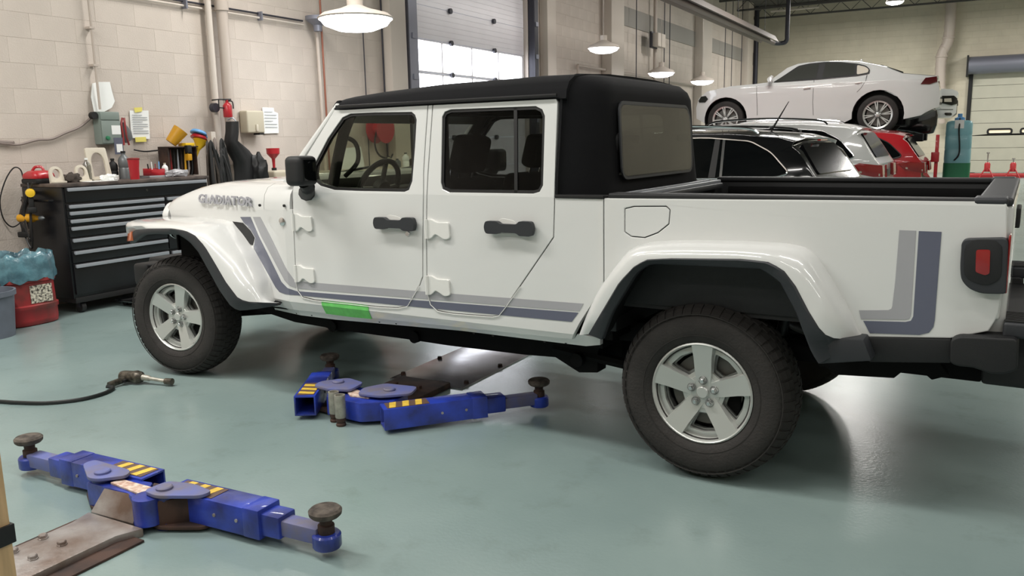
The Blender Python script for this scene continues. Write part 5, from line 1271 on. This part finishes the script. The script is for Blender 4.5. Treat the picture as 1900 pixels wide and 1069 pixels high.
for nm, mm, dz, lab in (('red_bowl', 'red', .095, 'red plastic bowl stacked on the yellow funnel'), ('blue_bowl', 'blu', .145, 'light blue plastic bowl on top of the red one')):
    c_ = thing(nm, lab, 'bowl', (-2.99, ycp[2][0]+.06, zt3-.02+dz))
    fin(lathe(B(), [(0, .0), (.085, .0), (.09, .01), (.075, .035), (.03, .045), (0, .045)], (0, 0, 0), 'z', 20, Matrix.Rotation(math.radians(-22), 4, 'X')), 'dome', M[mm], c_)
    fin(tube(B(), [(0, .07, .0), (0, .115, -.035)], .016, 6), 'spout', M[mm], c_)
yo_ = [(1.867,1.353)][0]
dr = thing('orange_tool', 'orange yellow handled tool hanging at the right of the rack', 'tool', (-2.90, yo_[0], zt3-.12))
box('body', -.02, .03, -.03, .03, .03, .13, M['black'], dr, .01); box('grip', -.02, .03, -.03, .025, -.03, .06, M['yeld'], dr, .01)

# hose and jacket tangle right of the chest
yt = [(2.103,1.127),(2.407,1.112),(2.68,1.099),(2.415,1.716),(2.16,1.599),(2.698,1.355),(2.592,1.514)]
hs = thing('hose_hanger', 'tangle of black hoses and belts hung right of the tool chest', 'hoses', (-2.86, yt[0][0]+.06, 0))
rr = random.Random(4)
box('stand_pole', -.03, .03, -.03, .03, .02, 1.62, M['column'], hs); box('stand_foot', -.2, .2, -.2, .2, 0, .02, M['dksteel'], hs)
for k in range(22):
    y0 = rr.uniform(-.10, .12); w_ = rr.uniform(.04, .12); zt4 = 1.42+rr.uniform(-.05, .14); zb4 = rr.uniform(.55, .95); xo = rr.uniform(.02, .10)
    pth = smooth_path([(xo, y0-w_*.3, zb4+.1), (xo, y0-w_*.6, (zt4+zb4)/2), (xo*.6, y0, zt4), (xo, y0+w_*.7, (zt4+zb4)/2), (xo, y0+w_*.4, zb4), (xo, y0-w_*.3, zb4+.1)], 7)
    fin(tube(B(), pth, rr.uniform(.009, .022), 6), 'hose_loop', M[['rubberblk', 'black', 'dirtrag', 'rubberblk', 'hose', 'cable'][k % 6]], hs)
def cloth(name, label, pts, x, m, cat, depth=.10, zbot=.6):
    t = thing(name, label, cat, (x, pts[0][0], 0))
    rings = []
    for j, (y, z, hw_) in enumerate(pts):
        ring = []
        for k in range(20):
            a = 2*PI*k/20; f = 1+.12*math.sin(a*5+j)
            ring.append((depth*.5*math.sin(a)*f, y-pts[0][0]+hw_*math.cos(a)*f, z))
        rings.append(ring)
    loft('cloth', rings, M[m], t, True, True, 70)
    return t
J = [(2.478,1.731),(2.459,1.618),(2.433,1.518),(2.532,1.408),(2.624,1.285),(2.626,1.071),(2.772,1.373),(2.771,1.28),(2.774,1.063)]
j = cloth('hanging_jacket', 'long black jacket hanging before the thick pipe', [(J[0][0], J[0][1], .05), (J[1][0], J[1][1], .055), (J[2][0], J[2][1], .06), (J[3][0], J[3][1], .14), (J[4][0], J[4][1], .16), (J[5][0], J[5][1]+.01, .17)], -2.86, 'black', 'jacket', .16)
fin(tube(B(), smooth_path([(-.08, 0, J[0][1]+.02), (0, .0, J[0][1]+.04), (.03, .02, J[0][1])]), .008, 6), 'hook', M['alum'], j)
# drum with jug and red funnel (standing beyond the hood)
J = [(3.105,1.428),(3.085,1.22),(3.149,1.057),(3.023,1.398),(3.2,1.395),(3.293,1.135),(3.024,1.146)]
cb = thing('low_cabinet', 'grimy low cabinet behind the hood holding the jug and funnel', 'cabinet', (-2.9, J[2][0]+.05, 0))
zc2 = J[2][1]
CB = [(2.76,1.077)][0][0]-cb.location.y
box('body', -.24, .24, CB, .55, .03, zc2-.02, M['rust'], cb, .01); box('top', -.26, .26, CB-.02, .57, zc2-.02, zc2, M['steel'], cb, .004); box('door', .24, .255, -.3, .08, .08, zc2-.06, M['rust'], cb); box('plinth', -.2, .2, CB+.05, .5, 0, .03, M['black'], cb)
bgy = [(2.737,1.078),(2.766,1.365)]
crumple('dark_bag', 'crumpled black bag standing on the low cabinet right of the jacket', 'bag', (-2.78, bgy[0][0], zc2+.001), .09, .09, bgy[1][1]-zc2, 'rubberblk', 21)
jg = thing('oil_jug', 'low dirty jug beneath the red funnel', 'jug', (-2.9, J[1][0]+.05, zc2))
box('jug_body', -.07, .07, -.10, .14, 0, .11, M['beige'], jg, .03, seg=3); fin(lathe(B(), [(0, .1), (.03, .1), (.03, .14), (0, .14)], (0, -.03, 0), 'z', 12), 'neck', M['black'], jg)
fu = thing('red_funnel', 'red funnel standing in the jug beyond the hood', 'funnel', (-2.9, J[1][0]+.02, zc2+.14))
hf = J[0][1]-zc2-.14
fin(lathe(B(), [(.016, 0), (.018, hf*.45), (.03, hf*.5), (.075, hf*.72), (.078, hf), (.070, hf), (.022, hf*.5), (.012, 0)], (0, 0, 0), 'z', 24, cap=False), 'cone', M['red'], fu)

# far side of the pickup, seen through its front window
Q = [(5.087,1.713),(5.578,1.578),(5.34,1.639),(4.184,1.438),(5.046,1.202),(5.168,1.191),(6.025,1.259)]
hr_ = thing('hose_reel', 'red hose reel on the wall, seen through the front door window', 'hose reel', (-3.0, Q[2][0], Q[2][1]+.02))
fin(lathe(B(), [(0, -.10), (.20, -.10), (.20, -.08), (.10, -.06), (.10, .06), (.20, .08), (.20, .10), (0, .10)], (0, 0, 0), 'x', 28), 'drum', M['red'], hr_)
box('wall_bracket', -.19, -.10, -.06, .06, -.12, .12, M['dksteel'], hr_)
fin(tube(B(), smooth_path([(.02, -.1, 0), (.06, -.22, -.2), (.08, -.16, -.36), (.06, .1, -.42), (.02, .24, -.36)]), .013, 6), 'hose_tail', M['black'], hr_)
wbn = thing('workbench', 'cream workbench at the wall seen through the front door window', 'bench', (-2.86, (Q[3][0]+Q[6][0])/2, 0))
yb0, yb1 = Q[3][0]-wbn.location.y-.1, Q[6][0]-wbn.location.y+.25
box('bench_top', -.32, .30, yb0, yb1, 1.08, 1.12, M['cream'], wbn, .004)
for y in (yb0+.05, yb1-.05):
    for x in (-.27, .25): box('leg', x-.025, x+.025, y-.025, y+.025, 0, 1.08, M['greysteel'], wbn)
box('shelf', -.30, .28, yb0+.02, yb1-.02, .35, .38, M['cream'], wbn)
wy = wbn.location.y
sheet('white_board', 'white card leaning on the bench, seen through the front door window', [(wy+yb0+.15, 1.125), (wy+yb0+.85, 1.125), (wy+yb0+.80, 1.42), (wy+yb0+.35, 1.40)], -3.0, cat='card')
for k, (dy, h_, m_2, lab) in enumerate(((1.05, .16, 'beige', 'small beige jar'), (1.25, .12, 'greycan', 'short grey jar'), (1.45, .20, 'paper', 'tall white jar'), (1.62, .14, 'dirtrag', 'dark brown jar'))):
    bottle('bench_jar', lab+' on the bench behind the steering wheel', (-2.72, wy+yb0+dy, 1.12), .05, h_, m_2, 'black', 'jar')
# yellow drills and cords hung at the left side of the chest
hk = thing('cord_bundle', 'dark tangle of cords hung at the left side of the chest', 'cords', (-2.92, CY0-.08, .70))
rr = random.Random(11)
for k in range(9):
    a = rr.uniform(.04, .10); zt4 = rr.uniform(.30, .48)
    fin(tube(B(), smooth_path([(rr.uniform(-.1, .1), -.02, zt4), (-.06+rr.uniform(-.05, .05), -.05, zt4*.5), (0, -.04, rr.uniform(-.15, .1)), (.06, -.05, zt4*.5), (.03, -.02, zt4)]), .008, 5), 'cord_loop', M[['black', 'rubberblk', 'dirtrag'][k % 3]], hk)
def drill(y, z, x, label, rot=0):
    t = thing('cordless_drill', label, 'drill', (x, y, z), rot)
    fin(lathe(B(), [(0, -.10), (.035, -.09), (.04, -.03), (.036, .06), (.022, .08), (.018, .12), (0, .12)], (0, 0, 0), 'x', 16), 'motor_body', M['yel' if z > .9 else 'yeld'], t)
    box('handle', -.07, -.02, -.02, .02, -.13, -.02, M['black'], t, .012); box('battery', -.10, .0, -.035, .035, -.17, -.12, M['black'], t, .01)
    fin(lathe(B(), [(0, .11), (.018, .11), (.02, .15), (.006, .17), (0, .17)], (0, 0, 0), 'x', 12), 'chuck', M['greycan'], t)
Q = [(-2.876,1.091),(-2.953,0.866)]
drill(.10, Q[0][1], Q[0][0], 'yellow drill hung highest at the left side of the chest', 2.6)
drill(.10, Q[1][1], Q[1][0], 'lower mustard yellow tool at the left side of the chest', .3)
Q = [(0.223,1.192),(0.205,1.289),(0.144,1.306),(0.058,1.2),(-0.011,1.028),(-0.003,0.87),(0.064,0.786),(0.147,0.822),(0.167,0.903)]
tag(fin(tube(B(), smooth_path([(-3.15, y, z) for y, z in Q]), .006, 6), 'cord_loop', M['black']), 'thin black cord looping on the wall at the left frame edge', 'cord')

# bins
bq = [(-2.547,-0.174),(-2.782,-0.274),(-2.549,0.063)]
bn = thing('red_bin', 'grimy red round waste bin with a teal bag, left of the chest', 'waste bin', (-2.66, -.20, 0))
def bsec(rx, ry, z, n=28): return [(rx*math.copysign(abs(math.cos(a))**.7, math.cos(a)), ry*math.copysign(abs(math.sin(a))**.7, math.sin(a)), z) for a in [2*PI*k/n for k in range(n)]]
loft('drum', [bsec(a, b, z) for a, b, z in ((.18, .22, 0), (.195, .235, .01), (.20, .24, .05), (.20, .24, .13), (.21, .25, .14), (.21, .25, .17), (.195, .235, .18), (.19, .23, .36), (.205, .245, .37), (.205, .245, .42), (.195, .235, .43), (.195, .235, .46))], M['redbin'], bn, True, True)
m_ = mat('worn_speckled_label', (214, 208, 190), .6, dirt=(44, 38, 34), scale=55)
lb = box('worn_label', .0, .004, -.095, .095, .19, .34, m_, bn); lb.location = (.193, .04, 0); 
rr = random.Random(2); rings = []
for z, rx, ry in ((.38, .212, .252), (.44, .215, .255), (.50, .212, .25), (.56, .208, .245), (.60, .20, .24), (.605, .18, .22), (.57, .17, .21), (.50, .16, .2)):
    rings.append([(x*(1+.05*math.sin(k*1.9+z*20)), y*(1+.05*math.cos(k*2.3+z*14)), z+(.02*math.sin(k*1.3) if z > .52 or z < .4 else 0)) for k, (x, y, _) in enumerate(bsec(rx, ry, z, 40))])
tb = loft('teal_liner_bag', rings, M['teal'], bn, True, False, 80)
gb = thing('grey_bin', 'dull grey bin at the left frame edge beside the red bin', 'waste bin', (-2.42, -.66, 0))
fin(lathe(B(), [(0, 0), (.19, 0), (.215, .33), (.23, .33), (.23, .37), (.215, .37), (.19, .02), (0, .02)], (0, 0, 0), 'z', 32, cap=False), 'bin', M['greybin'], gb)
tyb = thing('black_drum', 'black round drum lid behind the teal bag', 'drum', (-2.93, -.74, 0))
fin(lathe(B(), [(0, 0), (.22, 0), (.23, .57), (0, .57)], (0, 0, 0), 'z', 32), 'drum', M['rubberblk'], tyb)
fin(lathe(B(), [(0, .57), (.25, .57), (.25, .60), (.2, .625), (0, .63)], (0, 0, 0), 'z', 32), 'lid', M['black'], tyb)
crp = thing('floor_creeper', 'flat dark blue creeper lying under the front of the chest', 'creeper', (-2.42, 1.1, 0))
box('deck', -.16, .16, -.5, .5, .05, .075, M['blackcar'], crp, .01)
for x in (-.12, .12):
    for y in (-.42, .42): fin(lathe(B(), [(0, -.012), (.025, -.012), (.025, .012), (0, .012)], (x, y, .025), 'y', 12), 'caster', M['rubberblk'], crp)

# ================================================================ LIFTS IN THE FLOOR
def bar(name, p0, p1, w_, z0, z1, m, parent, bevel=.006, hollow=False):
    a, b = Vector(p0), Vector(p1); d = b-a; L = d.length; ang = math.atan2(d.y, d.x)
    mx = Matrix.Translation((a.x, a.y, 0)) @ Matrix.Rotation(ang, 4, 'Z')
    if hollow:
        tk_ = .009
        bm = prism_bm([(-w_/2, z0), (w_/2, z0), (w_/2, z1), (-w_/2, z1)], 0, L, [[(-w_/2+tk_, z0+tk_), (w_/2-tk_, z0+tk_), (w_/2-tk_, z1-tk_), (-w_/2+tk_, z1-tk_)]], 'x')
        return fin(bm, name, M[m], parent, .0025, xf=lambda c: mx @ c)
    return box(name, 0, L, -w_/2, w_/2, z0, z1, M[m], parent, bevel, mx)
def liftarm(parent, p0, p1, k=.56, lab=None):
    """p0: open inner end, p1: pad centre"""
    a, b = Vector(p0), Vector(p1); d = (b-a); L = d.length; u = d/L
    m1, m2 = a+u*L*.58, a+u*L*.76
    o = bar('arm', a, m1, .115, .025, .135, 'blue', parent, hollow=True)
    bar('arm_tip', a+u*L*.54, m1+u*.05, .118, .022, .138, 'blue', o)
    bar('inner_arm', a+u*L*.40, m2, .092, .036, .122, 'blue', o, .008)
    bar('end_arm', a+u*L*.60, b-u*.02, .068, .045, .105, 'bluetop', o, .008)
    sidev = Vector((-u.y, u.x))
    # hazard tape on top of the outer arm: yellow slanting blocks on brown
    ang = math.atan2(u.y, u.x); mx = Matrix.Translation((a.x, a.y, .1355)) @ Matrix.Rotation(ang, 4, 'Z')
    hz = box('hazard_tape', .02, .24, -.045, .045, 0, .0015, M['brownt'], o, 0, mx)
    for q in range(3):
        x = .03+q*.068
        fin(prism_bm([(x, -.043), (x+.034, -.043), (x+.052, .043), (x+.018, .043)], .0015, .0028, axis='z'), 'yellow_stripe', M['yellow'], o, xf=lambda c: mx @ c)
    for s in (-1, 1):
        for t in (.35, .50):
            p = a+u*L*t+sidev*s*.058
            fin(lathe(B(), [(0, -.004), (.007, -.004), (.007, .004), (0, .004)], (0, 0, 0), 'y', 8, Matrix.Translation((p.x, p.y, .08)) @ Matrix.Rotation(ang, 4, 'Z')), 'bolt', M['steel'], o)
    eye = fin(lathe(B(), [(0, .03), (.048, .03), (.052, .036), (.052, .078), (.046, .085), (0, .085)], (b.x, b.y, 0), 'z', 24), 'pad_socket', M['blue'], o)
    pd = fin(lathe(B(), [(0, .08), (.03, .08), (.03, .115), (.022, .118), (.024, .14), (.045, .15), (0, .15)], (b.x, b.y, 0), 'z', 20), 'pad_screw', M['rust'], parent)
    fin(lathe(B(), [(0, .148), (.05, .148), (.058, .156), (.060, .170), (.052, .178), (.02, .180), (0, .180)], (b.x, b.y, 0), 'z', 28), 'rubber_pad', M['pad'], pd)
    return o
def pinplate(parent, pl, z, pin):
    o = fin(prism_bm(rnd(pl, .03, 4), z, z+.014, axis='z'), 'yoke_plate', M['bluetop'], parent, .003)
    fin(lathe(B(), [(0, 0), (.032, 0), (.032, .008), (.027, .012), (0, .012)], (pin[0], pin[1], z+.014), 'z', 20), 'pin_head', M['bluetop'], o)
    fin(prism_bm(rnd([(p[0], p[1]) for p in pl], .03, 4), .012, .026, axis='z'), 'yoke_plate', M['rust'], parent, .003)
    fin(lathe(B(), [(0, .0), (.045, .0), (.045, .138), (0, .138)], (pin[0], pin[1], 0), 'z', 16), 'pivot_pin', M['blue'], parent)
def bolt(parent, x, y, z, r=.018, m='steel'):
    fin(lathe(B(), [(0, 0), (r*1.15, 0), (r*1.15, .003), (r, .004), (r, .014), (r*.8, .017), (0, .017)], (x, y, z), 'z', 6), 'bolt_head', M[m], parent)
# near lift
L1 = thing('lift_arm_assembly', 'blue vehicle lift arms with two round pads on the open floor', 'car lift', (0, 0, 0))
liftarm(L1, (1.50, -2.215), (.690, -2.235)); liftarm(L1, (1.67, -2.245), (2.425, -2.225))
pinplate(L1, [(1.168,-2.299),(1.17,-2.246),(1.419,-2.256),(1.453,-2.301),(1.375,-2.38),(1.325,-2.386)], .14, [(1.336,-2.326)][0])
pinplate(L1, [(1.641,-2.372),(1.651,-2.265),(1.767,-2.238),(1.892,-2.257),(1.884,-2.309),(1.726,-2.386)], .14, [(1.705,-2.325)][0])
YK = [(1.294,-2.376),(1.32,-2.285),(1.546,-2.254),(1.818,-2.221),(1.864,-2.296),(1.689,-2.423),(1.54,-2.372)]
fin(prism_bm([YK[0], YK[1], YK[2], YK[5], YK[6]], .02, .125, axis='z'), 'yoke_block', M['blue'], L1, .01)
fin(prism_bm([YK[2], YK[3], (YK[4][0]-.03, YK[4][1]+.03), (YK[5][0]+.01, YK[5][1]+.03)], .02, .125, axis='z'), 'yoke_web', M['rust'], L1, .01)
fin(lathe(B(), [(0, .03), (.055, .03), (.055, .136), (0, .136)], (1.665, -2.375, 0), 'z', 20), 'pivot_sleeve', M['blue'], L1)
lbp = fin(prism_bm([(1.412,-2.348),(1.418,-2.304),(1.622,-2.306),(1.626,-2.371)], .126, .134, axis='z'), 'label_plate', M['plabel'], L1, .001)
A_ = [(1.421,-2.384),(1.627,-2.37)]; Bq = [(1.384,-2.428),(1.63,-2.423)]
bm = B(); vs = [bm.verts.new(v) for v in ((A_[0][0], A_[0][1], .125), (A_[1][0], A_[1][1], .125), (Bq[1][0], Bq[1][1], .035), (Bq[0][0], Bq[0][1], .035))]
vs2 = [bm.verts.new(v.co+Vector((0, .01, -.03))) for v in vs]; bm.faces.new(vs); bm.faces.new(vs2)
for k in range(4): bm.faces.new((vs[k], vs[(k+1) % 4], vs2[(k+1) % 4], vs2[k]))
fin(bm, 'slant_plate', M['steel'], L1, .003)
bm = prism_bm([(1.375, -2.43), (1.70, -2.43), (1.66, -2.52), (1.66, -3.5), (1.40, -3.5), (1.40, -2.52)], 0, .035, axis='z')
cp = fin(bm, 'carriage_plate', M['steel'], L1, .006)
box('slot_frame', 1.34, 1.74, -3.5, -2.46, .001, .010, M['rust'], L1, .002)
for p in [(1.43,-2.653),(1.543,-2.653),(1.438,-2.768),(1.549,-2.766)]: bolt(cp, p[0], p[1], .035, .016)
# far lift under the pickup
L2 = thing('lift_arm_assembly', 'blue vehicle lift arms with two round pads under the pickup', 'car lift', (0, 0, 0))
liftarm(L2, (1.33, -1.13), (.975, -.51)); liftarm(L2, (1.82, -1.10), (2.395, -.46))
pinplate(L2, [(1.26, -.92), (1.36, -.80), (1.50, -.84), (1.52, -.98), (1.40, -1.02), (1.28, -1.0)], .14, (1.37, -.90))
pinplate(L2, [(1.56, -.92), (1.62, -.80), (1.82, -.78), (1.86, -.90), (1.74, -1.0), (1.60, -1.02)], .14, (1.72, -.90))
fin(prism_bm([(1.36, -.98), (1.42, -1.06), (1.66, -1.08), (1.80, -.98), (1.80, -.84), (1.36, -.84)], .02, .125, axis='z'), 'yoke_block', M['blue'], L2, .01)
fin(prism_bm([(1.441,-0.931),(1.502,-0.914),(1.644,-0.945),(1.659,-1.001),(1.545,-1.012)], .126, .134, axis='z'), 'label_plate', M['plabel'], L2, .001)
cp = box('carriage_plate', 1.36, 1.72, -.84, -.30, 0, .035, M['rust'], L2, .006)
for x in (1.45, 1.62):
    for y in (-.62, -.48): bolt(cp, x, y, .035, .016, 'rust')
sp_ = thing('floor_cover_plate', 'long bolted steel cover plate let into the floor under the pickup', 'floor plate', (0, 0, 0))
pp = box('plate', 1.27, 1.80, -.30, 2.6, .0, .008, M['cover'], sp_, .002)
for k in range(7):
    for x in (1.30, 1.77): bolt(pp, x, -.2+k*.42, .008, .016, 'rust')

# two impact sockets
for (x, y, h, lab) in ((1.485, -1.075, .165, 'left of two upright steel impact sockets by the lift arm'), (1.560, -1.115, .168, 'right and nearer of two upright steel impact sockets')):
    s_ = thing('impact_socket', lab, 'socket', (x, y, 0), group='upright impact sockets')
    fin(lathe(B(), [(0, 0), (.024, 0), (.026, .004), (.026, .012), (.0225, .016), (.0225, .024), (.026, .028), (.026, .045)], (0, 0, 0), 'z', 24, cap=False), 'drive_end', M['rust'], s_)
    fin(lathe(B(), [(.026, .045), (.029, .05), (.029, h), (.022, h), (.02, h-.04), (0, h-.04)], (0, 0, 0), 'z', 12, cap=False), 'barrel', M['sockst'], s_)
# impact gun with its hose
gn = thing('impact_wrench', 'grey air impact wrench with a long extension lying on the floor', 'air tool', (-.16, -1.055, 0), .22)
fin(lathe(B(), [(0, -.09), (.03, -.085), (.036, -.06), (.036, .0), (.042, .03), (.036, .06), (.02, .075), (0, .075)], (0, 0, .045), 'x', 20), 'housing', M['gun'], gn)
fin(tube(B(), [(.07, 0, .045), (.12, 0, .042), (.13, 0, .04), (.25, 0, .03)], [.02, .018, .012, .012], 10), 'extension', M['sockst'], gn)
fin(lathe(B(), [(0, .24), (.02, .24), (.021, .29), (0, .29)], (0, 0, .03), 'x', 12), 'socket', M['gun'], gn)
fin(tube(B(), [(-.04, 0, .04), (-.05, -.06, .03), (-.07, -.13, .024)], [.022, .02, .019], 10), 'handle', M['gun'], gn)
box('trigger', -.03, -.01, -.06, -.035, .02, .04, M['black'], gn, .004)
hp = [Vector((-.16, -1.055, 0))+Matrix.Rotation(.22, 3, 'Z') @ Vector((-.07, -.15, .022))] + [Vector((x, y, .012)) for x, y in [(-0.156,-1.2),(-0.11,-1.288),(-0.111,-1.394),(-0.156,-1.483),(-0.264,-1.577),(-0.423,-1.639),(-0.533,-1.668),(-0.748,-1.733)]]
tag(fin(tube(B(), smooth_path(hp), .0115, 8), 'air_hose', M['hose']), 'black air hose curving from the impact wrench to the left frame edge', 'hose')
# pine post at the left edge
pq = [(2.0, -3.085)]
ps = thing('pine_post', 'pale pine post with a black band at the left frame edge', 'post', (0, 0, 0))
d_ = cam.matrix_world.translation
fpt = [(-3.004,0.497),(-3.016,0.171),(-3.013,0.327)]
yp = fpt[1][0]-.02
for nm_, gp_ in (('jack_stand', 'red jack stands by the far door'), ('lift_arm_assembly', 'blue lift arms on the shop floor'), ('parked_suv', 'parked suvs behind the pickup'),
                 ('oval_trim_frame', 'cream trim frames on the tool chest'), ('hanging_cable', 'thin cables on the long wall'), ('wall_cable', 'cables left of the bright door'), ('cordless_drill', 'yellow tools at the left side of the chest')):
    for o_ in list(C.objects):
        if o_.parent is None and o_.name.split('.')[0] == nm_: o_['group'] = gp_
box('post', 1.80, 1.89, yp-.115, yp+.026, 0, 2.3, M['wood'], ps, .006)
zz = fpt[2][1]
box('black_band', 1.792, 1.898, yp-.12, yp+.034, zz-.04, zz+.02, M['black'], ps, .003)
bpy.context.view_layer.update()
